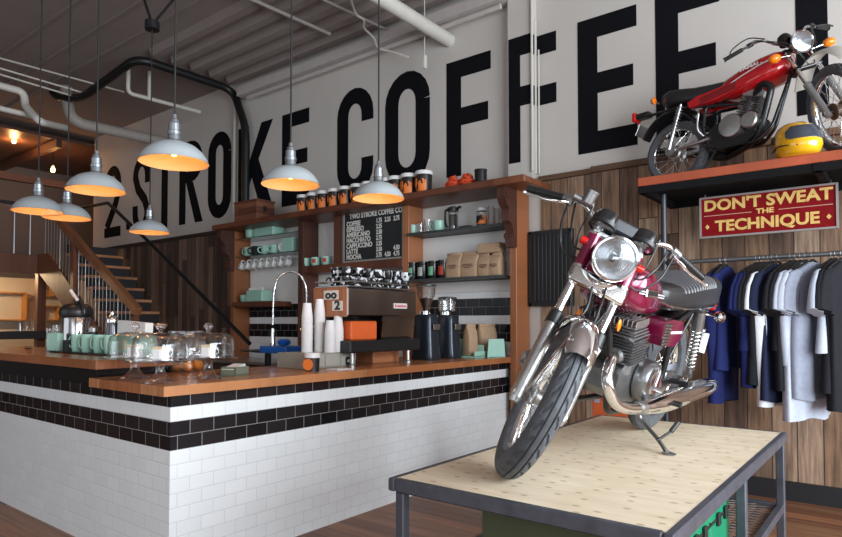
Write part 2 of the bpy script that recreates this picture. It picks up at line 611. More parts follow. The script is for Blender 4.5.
# ------------------------------------------------ the painted words
def ribbon(pts, wd):
    """flat stroke of width wd along 2D points -> outline polygon strips"""
    P = []
    for p in pts:
        if not P or (Vector(p) - P[-1]).length > 1e-4:
            P.append(Vector(p))
    n = len(P)
    Lf, Rt = [], []
    for i in range(n):
        t0 = (P[i] - P[i - 1]).normalized() if i else (P[1] - P[0]).normalized()
        t1 = (P[i + 1] - P[i]).normalized() if i < n - 1 else t0
        t = (t0 + t1).normalized()
        nn = Vector((-t.y, t.x))
        k = wd / 2 / max(.5, t.dot(t0))
        Lf.append(P[i] + nn * k)
        Rt.append(P[i] - nn * k)
    return Lf, Rt


def arc2(cx, cy, rx, ry, a0, a1, n=10):
    return [(cx + rx * math.cos(R(a0 + (a1 - a0) * i / n)), cy + ry * math.sin(R(a0 + (a1 - a0) * i / n))) for i in range(n + 1)]


def letter(ch, x0, x1, z0, z1, st, th=None, y=WY):
    """painted sans letter, as a paint-thin mesh on the wall"""
    mb = MB()
    M = Matrix(((1, 0, 0, 0), (0, 0, -1, y), (0, 1, 0, 0), (0, 0, 0, 1)))
    th = th or st

    def rect(a, b, c, d):
        mb.prism([(a, b), (c, b), (c, d), (a, d)], 0, .004, M)

    def stroke(pts, wd=st):
        Lf, Rt = ribbon(pts, wd)
        for i in range(len(Lf) - 1):
            mb.prism([tuple(Lf[i]), tuple(Rt[i]), tuple(Rt[i + 1]), tuple(Lf[i + 1])], 0, .004, M)
    h, wd = z1 - z0, x1 - x0
    cx, zm = (x0 + x1) / 2, (z0 + z1) / 2
    hs = st / 2
    rx = wd / 2 - hs
    ry = min(rx * 1.15, h * .3)
    if ch in 'EF':
        rect(x0, z0, x0 + st, z1)
        rect(x0 + st, z1 - th, x1, z1)
        rect(x0 + st, zm - th * .45, x1 - wd * .06, zm + th * .55)
        if ch == 'E': rect(x0 + st, z0, x1, z0 + th)
    elif ch == 'I':
        rect(x0, z0, x1, z1)
    elif ch == 'T':
        rect(cx - hs, z0, cx + hs, z1)
        rect(x0, z1 - th, cx - hs, z1)
        rect(cx + hs, z1 - th, x1, z1)
    elif ch == 'O':
        p = arc2(cx, z1 - hs - ry, rx, ry, 0, 180) + arc2(cx, z0 + hs + ry, rx, ry, 180, 360)
        stroke(p + [p[0]])
    elif ch == 'C':
        stroke([(cx + rx, zm + h * .17)] + arc2(cx, z1 - hs - ry, rx, ry, 0, 180) + arc2(cx, z0 + hs + ry, rx, ry, 180, 360) + [(cx + rx, zm - h * .17)])
    elif ch == 'S':
        q = (z1 - z0 - st) / 4
        stroke([(cx + rx, z1 - hs - q * 1.35)] + arc2(cx, z1 - hs - q * .9, rx, q * .9, 0, 180) + [(cx - rx * .55, zm + q * .35), (cx + rx * .55, zm - q * .35)] +
               [(cx + rx, zm - q * 1.0)] + arc2(cx, z0 + hs + q * .9, rx, q * .9, 0, -180) + [(cx - rx, z0 + hs + q * 1.35)])
    elif ch == '2':
        q = (z1 - z0 - st) / 4
        stroke([(cx - rx, z1 - hs - q * 1.3)] + arc2(cx, z1 - hs - q * .9, rx, q * .9, 180, 0) + [(cx + rx, z1 - hs - q * 1.4), (cx + rx * .5, zm - q * .2), (x0 + hs, z0 + th)])
        rect(x0, z0, x1, z0 + th)
    elif ch == 'R':
        rect(x0, z0, x0 + st, z1)
        bz = zm + h * .0
        rr = (z1 - bz) / 2 - th / 2
        stroke([(x0 + st, z1 - th / 2), (cx, z1 - th / 2)] + arc2(cx, z1 - th / 2 - rr, x1 - hs - cx, rr, 90, -90) + [(x0 + st, z1 - th / 2 - 2 * rr)], th)
        mb.prism([(cx - st * .7, zm), (cx + st * .35, zm), (x1 + .02, z0), (x1 - st * 1.05, z0)], .0005, .0045, M)
    elif ch == 'K':
        rect(x0, z0, x0 + st, z1)
        mb.prism([(x0 + st, zm - h * .20), (x0 + st, zm + h * .06), (x1 - st * 1.0, z1), (x1, z1)], .0005, .0045, M)
        mb.prism([(x0 + st * 1.15, zm - h * .02), (x0 + st * 1.75, zm + h * .16), (x1 + .03, z0), (x1 - st, z0)], .001, .005, M)
    return mb


LZ0, LZ1 = 3.045, 4.37
WORDS = [('2', -12.32, -11.68, .19), ('S', -11.23, -10.62, .18), ('T', -10.46, -9.80, .20), ('R', -9.66, -8.98, .19), ('O', -8.82, -8.2, .21),
         ('K', -8.02, -7.2, .26), ('E', -6.99, -6.42, .20), ('C', -5.87, -5.23, .20), ('O', -5.03, -4.34, .21), ('F', -4.10, -3.51, .20),
         ('E', -2.51, -1.93, .20), ('E', -1.76, -1.22, .20), ('I', -.66, -.445, .2)]
wbk = bpy.data.objects['wall_back']
for ch, a, b, s in WORDS:
    letter(ch, a, b, LZ0, LZ1 + (0.05 if ch in 'ROSC2' and a < -4.5 else -.01), s).build('painted_letter', letterpaint, wbk, smooth=0)
letter('I', -11.46, -11.32, 3.13, 3.26, .1).build('painted_dot', letterpaint, wbk, smooth=0)
# the F that runs over the pilaster: stem and bar starts on the pilaster, bar ends on the wall
fp = MB()
yf = WY - .11
for (a, b, c, d) in ((-3.225, LZ0, -3.09, LZ1 - .02), (-3.09, LZ1 - .22, -2.965, LZ1 - .02), (-3.09, LZ0 + .58, -2.965, LZ0 + .78)):
    fp.box(((a + c) / 2, yf - .002, (b + d) / 2), (c - a, .004, d - b))
for (b, d) in ((LZ1 - .22, LZ1 - .02), (LZ0 + .58, LZ0 + .78)):
    fp.box((-2.963, WY - .056, (b + d) / 2), (.004, .11, d - b))
fp.build('painted_letter', letterpaint, pil, smooth=0)
fq = MB()
for (b, d) in ((LZ1 - .22, LZ1 - .02), (LZ0 + .58, LZ0 + .78)):
    fq.box((-2.85, WY - .002, (b + d) / 2), (.22, .004, d - b))
fq.build('painted_letter', letterpaint, wbk, smooth=0)

# ================================================================ CEILING PIPES AND CABLES
def pipe(name, label, pts, r, mat, cat='pipe', n=10, smoothk=0):
    mb = MB()
    pts = [tuple(p) for p in pts]
    mb.tube(spline(pts, smoothk) if smoothk else pts, r, n)
    return tag(mb.build(name, mat, smooth=60), label, cat)


def bend(pts, r=.12, k=5):
    """round the corners of a pipe run"""
    P = [Vector(p) for p in pts]
    out = [P[0]]
    for i in range(1, len(P) - 1):
        a, b, c = P[i - 1], P[i], P[i + 1]
        q = min(r, (a - b).length * .45, (c - b).length * .45)
        s, e = b + (a - b).normalized() * q, b + (c - b).normalized() * q
        for j in range(k + 1):
            t = j / k
            out.append(s * (1 - t) ** 2 + b * 2 * t * (1 - t) + e * t * t)
    out.append(P[-1])
    return out


X0 = -4.06
pipe('drain_pipe', 'thick white pipe crossing under the ceiling into the lettered wall', [(X0, 1.0, 4.62), (X0, WY + .02, 4.62)], .075, pipewhite, n=20)
p1 = at(137, 58, 0, -8.05)
p2 = at(233, 90, 0, -8.05)
xb = p1.x - 1.9
k0 = at(246, 128, 1, WY - .12)
p3 = at(82, 98, 1, p1.y)
p4 = at(56, 98, 1, p1.y)
p5 = at(47, 80, 1, p1.y)
pipe('black_vent_pipe', 'black bent pipe running under the ceiling and down the wall by the K', bend([p5, p4, p3, p1, p2, (k0.x, WY - .12, k0.z), (k0.x, WY - .12, 3.0)], .22), .058, blackpipe, n=14)
q1 = at(165, 142, 0, -10.1)
q2 = at(72, 122, 0, -10.1)
q3 = at(66, 97, 1, q2.y)
pipe('waste_pipe', 'thick pale elbow pipe at left below the grey ceiling', bend([(q3.x, q2.y, q3.z + .35), q3, (q2.x, q2.y, q2.z), (q1.x, q1.y, q1.z)], .3), .085, pipegrey, n=16)
r1 = [at(-10, 83, 2, 4.3), at(24, 92, 2, 4.3)]
pipe('white_branch_pipe', 'white pipe with a stepped bend at the far left ceiling', bend([r1[0], r1[1], at(25, 106, 1, r1[1].y), at(40, 122, 1, r1[1].y), at(66, 128, 1, r1[1].y + .6)], .15), .045, pipewhite)
pipe('white_branch_pipe', 'lowest white pipe at the far left of the frame', [at(-10, 106, 2, 4.0), at(36, 117, 2, 4.0)], .035, pipewhite)
for i, (a, b) in enumerate((((-8, 56), (124, 92)), ((-8, 66), (84, 93)), ((-8, 72), (76, 97)))):
    pipe('conduit', f'thin pale conduit at upper left, {ORD[i]} of three from the top', [at(*a, 2, 4.85), at(*b, 2, 4.85)], .014, pipewhite, 'conduit', 6)
b1 = at(128, 93, 2, 4.7); b2 = at(200, 112, 2, 4.7)
mb = MB().tube(bend([(b1.x, b1.y, HC), b1, b2], .08), .03, 8)
b3 = b1.lerp(b2, .28)
mb.cyl(b3, (b3.x, b3.y, HC), .03)
tag(mb.build('sprinkler_branch', pipewhite, smooth=60), 'pale pipe with two short risers hanging under the ceiling left of centre', 'pipe')
for i, (a, b, r_) in enumerate((((240, -6), (330, 34), .022), ((316, -4), (404, 38), .016))):
    pipe('ceiling_conduit', ('short stout grey conduit ending at the ceiling ribs' if i == 0 else 'straight grey conduit beside the thick white pipe'), [at(*a, 2, 4.95), at(*b, 2, 4.95)], r_, pipegrey, 'conduit', 8)
pipe('loose_cable', 'crooked white cable dangling below the ceiling ribs', [at(350, -3, 2, 4.9), at(356, 14, 2, 4.9), at(364, 20, 2, 4.88), at(364, 28, 2, 4.85), at(374, 38, 2, 4.82), at(378, 48, 1, 5.45), at(392, 52, 1, 5.5), at(408, 57, 1, 5.55)], .014, pipewhite, 'cable', 6, 4)
t = thing('hanging_sensor', 'small white device hanging on a cord before the C and O', 'sensor', at(424.5, 62, 1, 5.4))
z_ = t.location.z
MB().cyl((0, 0, .07), (0, 0, HC - z_), .006, n=6).build('cord', pipewhite, t, smooth=60)
MB().box((0, 0, .0), (.05, .05, .15), .01).build('housing', pipewhite, t, smooth=0)
# thin vertical conduits on the wall
for i, (px, y0, y1, r_) in enumerate(((531.5, -5, 174, .014), (535, 20, 174, .016), (538.5, 50, 174, .010))):
    a = at(px, y0, 1, WY - .03 if i else WY - .125)
    zb = at(px, y1, 1, WY - .03).z
    pipe('wall_conduit', f'thin white vertical conduit on the pillar edge, {ORD[i]} from the left', [(a.x, a.y, min(a.z, HC)), (a.x, a.y, max(zb, 2.90))], r_, pipewhite, 'conduit', 8)
a = at(235, 100, 1, WY - .04)
pipe('wall_conduit', 'white vertical pipe on the wall between the O and the K', [(a.x, a.y, 4.9), (a.x, a.y, 2.86)], .03, pipewhite, 'conduit', 8)
# sloping black brace over the dark boards
pipe('diagonal_brace', 'long black diagonal brace crossing in front of the dark boards', [at(56, 212, 1, 4.9), at(108, 203, 1, 4.9), at(150, 243, 1, 5.0), at(250, 344, 1, 5.3)], .028, blackpipe, 'brace', 8)

# ================================================================ PENDANT LAMPS
galv = pm('galvanised_shade', srgb(186, 194, 198), .38, .25, .04, 10)
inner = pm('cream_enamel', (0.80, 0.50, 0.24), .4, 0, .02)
bulbm = pm('lit_filament_bulb', (1, .8, .5), .3, 0, 0, emit=(1, .58, .22), estr=5)
fitm = pm('galvanised_fitting', srgb(170, 176, 182), .28, .9, .05, 20)
cordm = pm('black_cord', (0.012, .012, .012), .6)


def lamp(px, py, label, top=HC):
    p = at(px, py, 2, 2.28)
    t = thing('pendant_lamp', label, 'lamp', p, 0, 'pendant lamps over the counter')
    out = [(.030, .125), (.040, .112), (.075, .103), (.115, .085), (.150, .055), (.172, .022), (.180, .002), (.184, -.004)]
    MB().lathe(out, 40).build('lamp_shade', galv, t, smooth=50)
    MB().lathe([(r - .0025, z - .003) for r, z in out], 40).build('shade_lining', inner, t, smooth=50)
    s = MB().lathe([(.001, .262), (.012, .262), (.014, .24), (.024, .232), (.026, .215), (.032, .210), (.032, .172), (.037, .168), (.037, .150), (.033, .146), (.035, .122), (.042, .112), (.001, .110)], 24)
    s.build('socket', fitm, t, smooth=30)
    MB().cyl((0, 0, .26), (0, 0, top - p.z), .0055, n=8).build('cord', cordm, t, smooth=60)
    if top > 4.9:
        MB().lathe([(.001, -.04), (.05, -.035), (.055, 0)], 16, TM(0, 0, top - p.z)).build('canopy', BLACK, t)
    MB().lathe([(.001, .030), (.013, .034), (.020, .050), (.017, .070), (.010, .09), (.001, .10)], 16).build('bulb', bulbm, t, smooth=60)
    d = bpy.data.lights.new('bulb_light', 'POINT')
    d.energy, d.color, d.shadow_soft_size = 1.3, (1, .50, .17), .03
    lo = bpy.data.objects.new('bulb_light', d)
    COL.objects.link(lo)
    lo.parent = t
    lo.location = (0, 0, .012)
    return t


lamp(38, 211, 'grey metal pendant lamp hanging farthest left over the raised counter')
lamp(96, 190, 'grey metal pendant lamp hanging second from the left in the front row')
lamp(174, 162, 'highest and largest looking pendant lamp, grey metal, before the word STROKE')
lamp(67, 217.5, 'grey metal pendant lamp partly hidden behind its left neighbours')
t5 = lamp(149.5, 232, 'smallest looking pendant lamp, lowest, hanging before the black dot and the S', 4.30)
lamp(290.5, 184, 'grey metal pendant lamp hanging before the last letter of STROKE')
lamp(378.5, 198, 'grey metal pendant lamp hanging before the chalkboard')
zb = 4.30 - t5.location.z
jb = MB().cyl((0, 0, zb - .03), (0, 0, zb + .05), .07, n=12).cyl((0, 0, zb + .02), (-.55, .1, HC - t5.location.z), .014, n=6).cyl((0, 0, zb + .02), (.25, .45, HC - t5.location.z), .014, n=6)
jb.build('junction_box', BLACK, t5, smooth=40)

# ================================================================ COFFEE COUNTER
CXF, CYF = -3.18, 1.845         # face towards the shop floor, face towards the front
tile = tiles('counter_subway_tiles', -.012, .0790, (9, 10, 12, 13))
ct = thing('coffee_counter', 'L-shaped coffee counter clad in white tiles with black bands', 'counter', (CXF, CYF, 0))
L_ = [(-3.6, 0), (0, 0), (0, 5.5 - CYF), (-.72, 5.5 - CYF), (-.72, .95), (-3.6, .95)]
bm_ = MB()
tile_obj = MB().prism([(x + CXF, y + CYF) for x, y in L_], 0, 1.004).build('tiled_base', tile, None, smooth=0)
tile_obj.parent = ct
tile_obj.matrix_parent_inverse = Matrix.Translation((-CXF, -CYF, 0))
# the raised part behind the front arm
ra = MB().box((-5.42, 2.107, 1.058), (2.75, .52, .105)).build('raised_base', pm('black_glazed_upstand', (.010, .009, .011), .18), None, smooth=0)
ra.parent = ct
ra.matrix_parent_inverse = Matrix.Translation((-CXF, -CYF, 0))
fir = planks('oiled_fir_slab', 'X', 'Y', 0.24, 6.0, [srgb(*c) for c in ((184, 120, 78), (172, 108, 68), (194, 132, 88))], 0.22, 0.006, 0.12, (1.5, 55), contrast=0.35, gapcol=srgb(90, 48, 26))
fir2 = planks('oiled_fir_slab_long', 'Y', 'X', 0.24, 6.0, [srgb(*c) for c in ((180, 116, 74), (168, 104, 66), (190, 126, 84))], 0.22, 0.006, 0.12, (1.5, 55), contrast=0.35, gapcol=srgb(90, 48, 26))
tp = MB().prism([(-3.11, 1.765), (-3.10, 5.41), (-3.125, 5.41), (-3.125, 5.68), (-3.95, 5.68), (-3.95, 2.72), (-3.975, 2.72), (-3.975, 1.765)], 1.006, 1.06)
tag(tp.build('worktop', fir, smooth=0), 'lower fir worktop with glass cake stands and espresso machine on it', 'worktop')
tag(MB().box((-5.39, 2.11, 1.140), (2.94, .66, .056), .003).build('raised_worktop', fir2, smooth=0), 'raised fir worktop at left with the mugs and airpot on it', 'worktop')

# ================================================================ BACK SHELVING
YP = 5.42      # front of the shelving posts
sp = MB()
tilesb = tiles('splashback_tiles', 1.195, .0885, (0, 1, 3.999, 4), .17)
tilesb = tiles('splashback_tiles', 1.20, .0925, (0, 1, 3, 4), .17)
struct('wall_splashback', MB().box((-5.40, WY - .015, 1.0), (4.55, .03, 1.46)), tilesb)
tilesb.node_tree.nodes['Principled BSDF'].inputs['Specular IOR Level'].default_value = .2
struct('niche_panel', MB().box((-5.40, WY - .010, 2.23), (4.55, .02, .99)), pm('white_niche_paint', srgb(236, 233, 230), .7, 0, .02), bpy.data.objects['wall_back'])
shl = thing('back_shelving', 'tall wooden shelving frame against the wall behind the counter', 'shelving', (-5.35, YP, 0))


def spart(name, mb, mat, smooth=0):
    o = mb.build(name, mat, None, smooth=smooth)
    o.parent = shl
    o.matrix_parent_inverse = Matrix.Translation((5.35, -YP, 0))
    return o


Yc, Dp = (YP + WY - .03) / 2, WY - .03 - YP
spart('right_post', MB().box((-3.075, Yc, 1.375), (.075, Dp, 2.75), .004), postwood)
spart('left_post', MB().box((-7.72, Yc, 1.375), (.085, Dp, 2.75), .004), postwood)
spart('inner_post', MB().box((-6.24, Yc, 1.375), (.10, Dp, 2.75), .004), darkpost)
spart('narrow_post', MB().box((-5.55, Yc, 2.43), (.15, Dp, .59), .004), darkpost)
spart('middle_post', MB().box((-4.46, Yc, 1.375), (.085, Dp, 2.75), .004), postwood)
spart('crossbeam', MB().box((-5.345, Yc, 2.085), (1.68, Dp, .10), .004), shelfwood)
spart('top_board', MB().box((-5.30, (5.15 + WY) / 2 - .02, 2.755), (5.02, WY - 5.15 - .05, .06), .006), shelfwood)
spart('front_edge', MB().box((-5.30, 5.145, 2.755), (5.02, .03, .07), .006), shelfwood)
spart('sink_shelf', MB().box((-7.20, Yc - .02, 1.66), (.94, Dp + .04, .07), .004), shelfwood)


def corbel(x):
    prof = [(0, .0), (0, -.58), (-.07, -.58), (-.085, -.50), (-.07, -.42), (-.10, -.36), (-.15, -.33), (-.165, -.26), (-.15, -.21), (-.20, -.17), (-.235, -.10), (-.225, 0)]
    m = MB().prism(prof, -.045, .045, Matrix(((0, 0, 1, x), (1, 0, 0, YP), (0, 1, 0, 2.725), (0, 0, 0, 1))))
    m.cyl((x - .055, YP - .18, 2.64), (x + .055, YP - .18, 2.64), .035, n=14)
    m.cyl((x - .055, YP - .06, 2.26), (x + .055, YP - .06, 2.26), .03, n=14)
    m.cyl((x - .05, YP - .11, 2.44), (x + .05, YP - .11, 2.44), .03, n=14)
    spart('corbel', m, darkpost, 30)


corbel(-3.075)
corbel(-7.72)
slat = pm('dark_slatted_shelf', (0.05, 0.055, 0.055), .35, .2, .1)


def slatted(x0, x1, z, name):
    m = MB()
    n = int((x1 - x0) / .045)
    for i in range(n):
        x = x0 + (i + .5) * (x1 - x0) / n
        m.box((x, Yc - .03, z), (.028, Dp + .05, .02))
    m.box(((x0 + x1) / 2, YP - .04, z), (x1 - x0, .02, .028)).box(((x0 + x1) / 2, WY - .06, z), (x1 - x0, .02, .028))
    spart(name, m, slat)


slatted(-4.41, -3.16, 2.385, 'slatted_shelf')
slatted(-4.41, -3.16, 1.865, 'slatted_shelf')
glsh = glass('green_shelf_glass', (.72, .85, .80), 0, .4)
for z in (2.60, 2.345):
    spart('glass_shelf', MB().box((-6.98, Yc, z), (1.36, Dp, .016)), glsh)
spart('cup_rail', MB().cyl((-7.67, Yc, 2.27), (-6.3, Yc, 2.27), .008), STEEL)

# chalkboard
yb = YP - .03
cb = thing('chalkboard', 'black menu chalkboard in a thin grey frame above the espresso machine', 'menu board', (-4.99, YP + .035, 2.45))
MB().box((0, 0, 0), (.95, .02, .60)).build('slate', pm('chalk_slate', (.016, .017, .019), .75, 0, .2, 5), cb, smooth=0)
fm = MB()
for s in (-1, 1):
    fm.box((s * .475, -.004, 0), (.022, .034, .63)).box((0, -.004, s * .305), (.93, .034, .022))
fm.build('frame', pm('grey_frame', srgb(150, 146, 140), .5), cb, smooth=0)
chalk = pm('white_chalk', srgb(225, 222, 215), .9)


def ctext(b, x, z, s, sx=.8, ax='LEFT'):
    text(b, s, chalk, cb, Matrix(((1, 0, 0, x), (0, 0, -1, -.012), (0, 1, 0, z), (0, 0, 0, 1))), 'chalk_writing', .001, ax, sx, s * .035)


ctext('TWO STROKE COFFEE CO.', .05, .245, .088, .80, 'CENTER')
for i, s in enumerate(('COFFEE', 'ESPRESSO', 'AMERICANO', 'MACCHIATO', 'CAPPUCCINO', 'LATTE', 'MOCHA')):
    ctext(s, -.43, .155 - i * .068, .082, .82)
for i, row in enumerate((('1.75', '2.25', '2.75'), ('2.25',), ('2.50',), ('2.75',), ('3.25',), ('3.50', '', '4.50'), ('3.75', '4.50', '4.75'))):
    for j, s in enumerate(row):
        if s: ctext(s, .06 + j * .135, .155 - i * .068, .074, .72)

# ================================================================ THINGS ON THE SHELVES
rnd = random.Random(4)


def mug(name, r, h, mat, handle=True, hang=0.0, label=None, cat='mug', group=None, loc=(0, 0, 0), rz=0):
    m = MB().lathe([(.001, .004), (r * .72, 0), (r * .80, .004), (r * .94, h * .35), (r, h), (r * .93, h), (r * .86, h * .3), (.001, h * .12)], 24)
    o = m.build(name, mat, smooth=50)
    if handle:
        H = spline([(r * .92, 0, h * .82), (r * 1.35, 0, h * .84), (r * 1.6, 0, h * .58), (r * 1.4, 0, h * .3), (r * .88, 0, h * .22)], 4)
        MB().tube(H, r * .13, 8).build('handle', mat, o, smooth=60)
    o.location, o.rotation_euler = loc, (0, 0, rz)
    return tag(o, label, cat, group)


# pails of beans on the top board
lidm = pm('white_plastic_lid', (.78, .77, .76), .35, 0, .02)
labm = bpy.data.materials.new('orange_black_label')
N, L, b_ = nt(labm)
tc = N.new('ShaderNodeTexCoord')
nz = N.new('ShaderNodeTexNoise'); nz.inputs['Scale'].default_value = 11
L.new(tc.outputs['Object'], nz.inputs['Vector'])
cr = N.new('ShaderNodeValToRGB'); cr.color_ramp.interpolation = 'CONSTANT'
cr.color_ramp.elements[0].color = (*srgb(26, 22, 22), 1)
cr.color_ramp.elements[1].position = .47
cr.color_ramp.elements[1].color = (*srgb(226, 122, 48), 1)
L.new(nz.outputs['Fac'], cr.inputs[0])
L.new(cr.outputs[0], b_.inputs['Base Color'])
b_.inputs['Roughness'].default_value = .5
pailm = pm('dark_tin', srgb(40, 36, 38), .35, .3, .05)
orbadge = pm('orange_badge', srgb(228, 120, 44), .5, 0, .04)
ZT = 2.786
first = None
pails = [304, 314, 324, 335, 346, 358, 369, 379.5, 387.5, 396, 409, 424]
for i, px in enumerate(pails):
    p = at(px, 175, 1, 5.25)
    lab = f'{ORD[i]} from the left of the white-lidded pails on the top board'
    if first is None:
        first = MB().lathe([(.001, 0), (.066, 0), (.073, .03), (.078, .155), (.001, .155)], 28).build('bean_pail', pailm, smooth=40)
        tag(first, lab, 'pail', 'bean pails in a row on the top board')
        MB().lathe([(.001, .15), (.081, .15), (.084, .154), (.084, .176), (.079, .182), (.001, .180)], 28).build('lid', lidm, first, smooth=30)
        MB().lathe([(.0705, .012), (.0745, .035), (.0790, .145)], 24, None, False, (R(190), R(330))).build('label_wrap', labm, first, smooth=60)
        MB().lathe([(.001, .0), (.040, .0), (.040, .004), (.001, .004)], 24, TM(-.042, -.066, .085) @ RZ(-32) @ RX(90) @ TM(0, 0, -.002)).build('round_badge', orbadge, first, smooth=30)
        o = first
    else:
        o = dup(first, label=lab)
    o.location = (p.x, 5.25, ZT)
    s_ = 1.06 + .08 * i / 11
    o.scale = (s_, s_, s_ * 1.15)
    o.rotation_euler = (0, 0, rnd.uniform(-.25, .25))

cr_ = thing('wooden_crate', 'dark wooden box with a metal latch at the left end of the top board', 'box', (-7.10, 5.33, ZT), 0)
cwood = planks('aged_crate_wood', 'Z', 'X', 0.09, 2.0, [srgb(*c) for c in ((112, 66, 46), (98, 56, 40), (122, 74, 52))], .5, .02, .3, (2, 40))
MB().box((0, 0, .13), (.50, .30, .26), .004).build('body', cwood, cr_, smooth=0)
MB().box((0, 0, .272), (.52, .32, .022), .004).build('lid', cwood, cr_, smooth=0)
MB().box((.262, -.02, .16), (.008, .05, .07), .002).cyl((.262, -.02, .16), (.275, -.02, .16), .012).build('latch', BLACK, cr_, smooth=30)

flm = pm('orange_red_cloth', srgb(206, 72, 34), .7, 0, .12, 14, .4)
for i, (px, sc_) in enumerate(((453, 1.0), (467, .95))):
    p = at(px, 176, 1, 5.27)
    m = MB()
    for k in range(9):
        a = k * 2.4 + i
        rr = .018 + .007 * k
        pts = [(rr * math.cos(a + t * .55) * 1.15, rr * .8 * math.sin(a + t * .55), .02 + .105 * (1 - (k / 9) ** 1.5) * (0.75 + .25 * math.sin(t * 1.1 + k)) + .01) for t in range(7)]
        m.tube(spline(pts, 3), .017 * sc_, 6)
    m.ball((0, 0, .03), (.08, .055, .03), 14, 8)
    tag(m.build('cloth_bundle', flm, smooth=60, loc=(p.x, 5.27, ZT)), ('left' if i == 0 else 'right') + ' one of two crumpled orange-red bundles on the top board', 'cloth')
bt = MB().lathe([(.001, 0), (.062, 0), (.062, .135), (.065, .137), (.065, .150), (.001, .150)], 28).build('black_tin', pm('black_tin_metal', (.03, .03, .032), .3, .6), smooth=30, loc=(-3.35, 5.26, ZT))
tag(bt, 'black round tin at the right end of the top board', 'tin')

# upper slatted shelf, right bay
ZS = 2.398
ys = 5.52
mug('cup', .055, .115, MINT, False, label='small mint green cup at the left end of the upper slatted shelf', cat='cup', loc=(*at(413, 224, 1, ys).xy, ZS))
for i, px in enumerate((420.5, 428)):
    m = MB().lathe([(.001, 0), (.036, 0), (.045, .12 + .04 * i), (.042, .12 + .04 * i), (.033, .006), (.001, .006)], 20)
    tag(m.build('drinking_glass', GLASS, smooth=50, loc=(*at(px, 224, 1, ys).xy, ZS)), ('shorter' if i == 0 else 'taller') + ' clear glass between the mint cups on the slatted shelf', 'glass')
mug('mug', .070, .125, MINT, True, label='mint green mug left of the black carafe on the upper slatted shelf', loc=(*at(439, 221, 1, ys).xy, ZS), rz=R(200))
ft = thing('carafe', 'black and glass coffee carafe with a handle on the slatted shelf', 'carafe', (*at(453, 215, 1, ys).xy, ZS))
ft.scale = (1.3, 1.3, 1.25)
MB().lathe([(.001, 0), (.044, 0), (.046, .08), (.043, .18), (.040, .18), (.040, .01), (.001, .01)], 24).build('glass_body', GLASS, ft)
MB().cyl((0, 0, .02), (0, 0, .14), .036).build('coffee', MATTBLACK, ft, smooth=40)
MB().lathe([(.001, .215), (.02, .213), (.048, .20), (.048, .168), (.001, .165)], 24).build('lid', BLACK, ft)
MB().tube(spline([(-.045, 0, .19), (-.075, 0, .185), (-.08, 0, .12), (-.07, 0, .05), (-.045, 0, .04)], 4), .009, 8).tube(spline([(.04, 0, .19), (.065, 0, .20), (.075, 0, .19)], 3), [.014] * 6 + [.006], 8).build('handle', BLACK, ft, smooth=60)
tag(MB().box((0, 0, .016), (.15, .13, .032), .005).build('kitchen_scale', BLACK, smooth=0, loc=(*at(467, 222, 1, ys).xy, ZS)), 'flat black kitchen scale on the upper slatted shelf', 'scale')
jr = thing('coffee_jar', 'clear jar with an orange label on the upper slatted shelf', 'jar', (*at(482, 220, 1, ys).xy, ZS))
jr.scale = (1.15, 1.15, 1.15)
MB().lathe([(.001, 0), (.052, 0), (.052, .13), (.046, .15), (.046, .155), (.001, .155)], 28).build('jar_body', GLASS, jr)
MB().cyl((0, 0, .01), (0, 0, .09), .047).build('beans', pm('coffee_beans', srgb(58, 36, 26), .5, 0, .3, 60, .6), jr, smooth=40)
MB().lathe([(.053, .03), (.053, .105)], 20, None, False, (R(220), R(350))).build('label_wrap', labm, jr)
MB().lathe([(.001, .18), (.05, .178), (.052, .152), (.001, .15)], 28).build('lid', lidm, jr, smooth=30)
for i, px in enumerate((491, 497)):
    m = MB().lathe([(.001, 0), (.034, 0), (.034, .22 - .04 * i), (.031, .22 - .04 * i), (.031, .006), (.001, .006)], 20)
    tag(m.build('glass_beaker', GLASS, smooth=50, loc=(*at(px, 218, 1, ys - .03 * i).xy, ZS)), ('left' if i == 0 else 'right') + ' of the two clear beakers at the end of the slatted shelf', 'beaker')

# lower slatted shelf: black tins, coffee bags
ZL = 1.878
greenlab = pm('green_tin_label', srgb(120, 190, 150), .5)
whitelab = pm('white_tin_label', srgb(190, 190, 188), .5)
redlab = pm('red_tin_label', srgb(190, 60, 40), .5)
tinb = pm('black_canister', (.012, .014, .014), .25, .2)
for i, (px, lm_, ln) in enumerate(((413, greenlab, 'green'), (423, whitelab, 'white'), (433.5, greenlab, 'green'), (443.5, redlab, 'red'))):
    o = MB().lathe([(.001, 0), (.045, 0), (.047, .004), (.047, .135), (.044, .14), (.044, .150), (.048, .152), (.048, .168), (.001, .170)], 24).build('tea_tin', tinb, smooth=30, loc=(*at(px, 265, 1, 5.48).xy, ZL))
    o.scale = (1.3, 1.3, 1.2)
    MB().lathe([(.0478, .035), (.0478, .115)], 16, None, False, (R(215), R(300))).build('label', lm_, o, smooth=60)
    pos = ('farthest left', 'second', 'third', 'farthest right')[i]
    tag(o, f'black tin with a {ln} label, {pos} of four on the lower shelf', 'tin', 'black tins on the lower shelf')


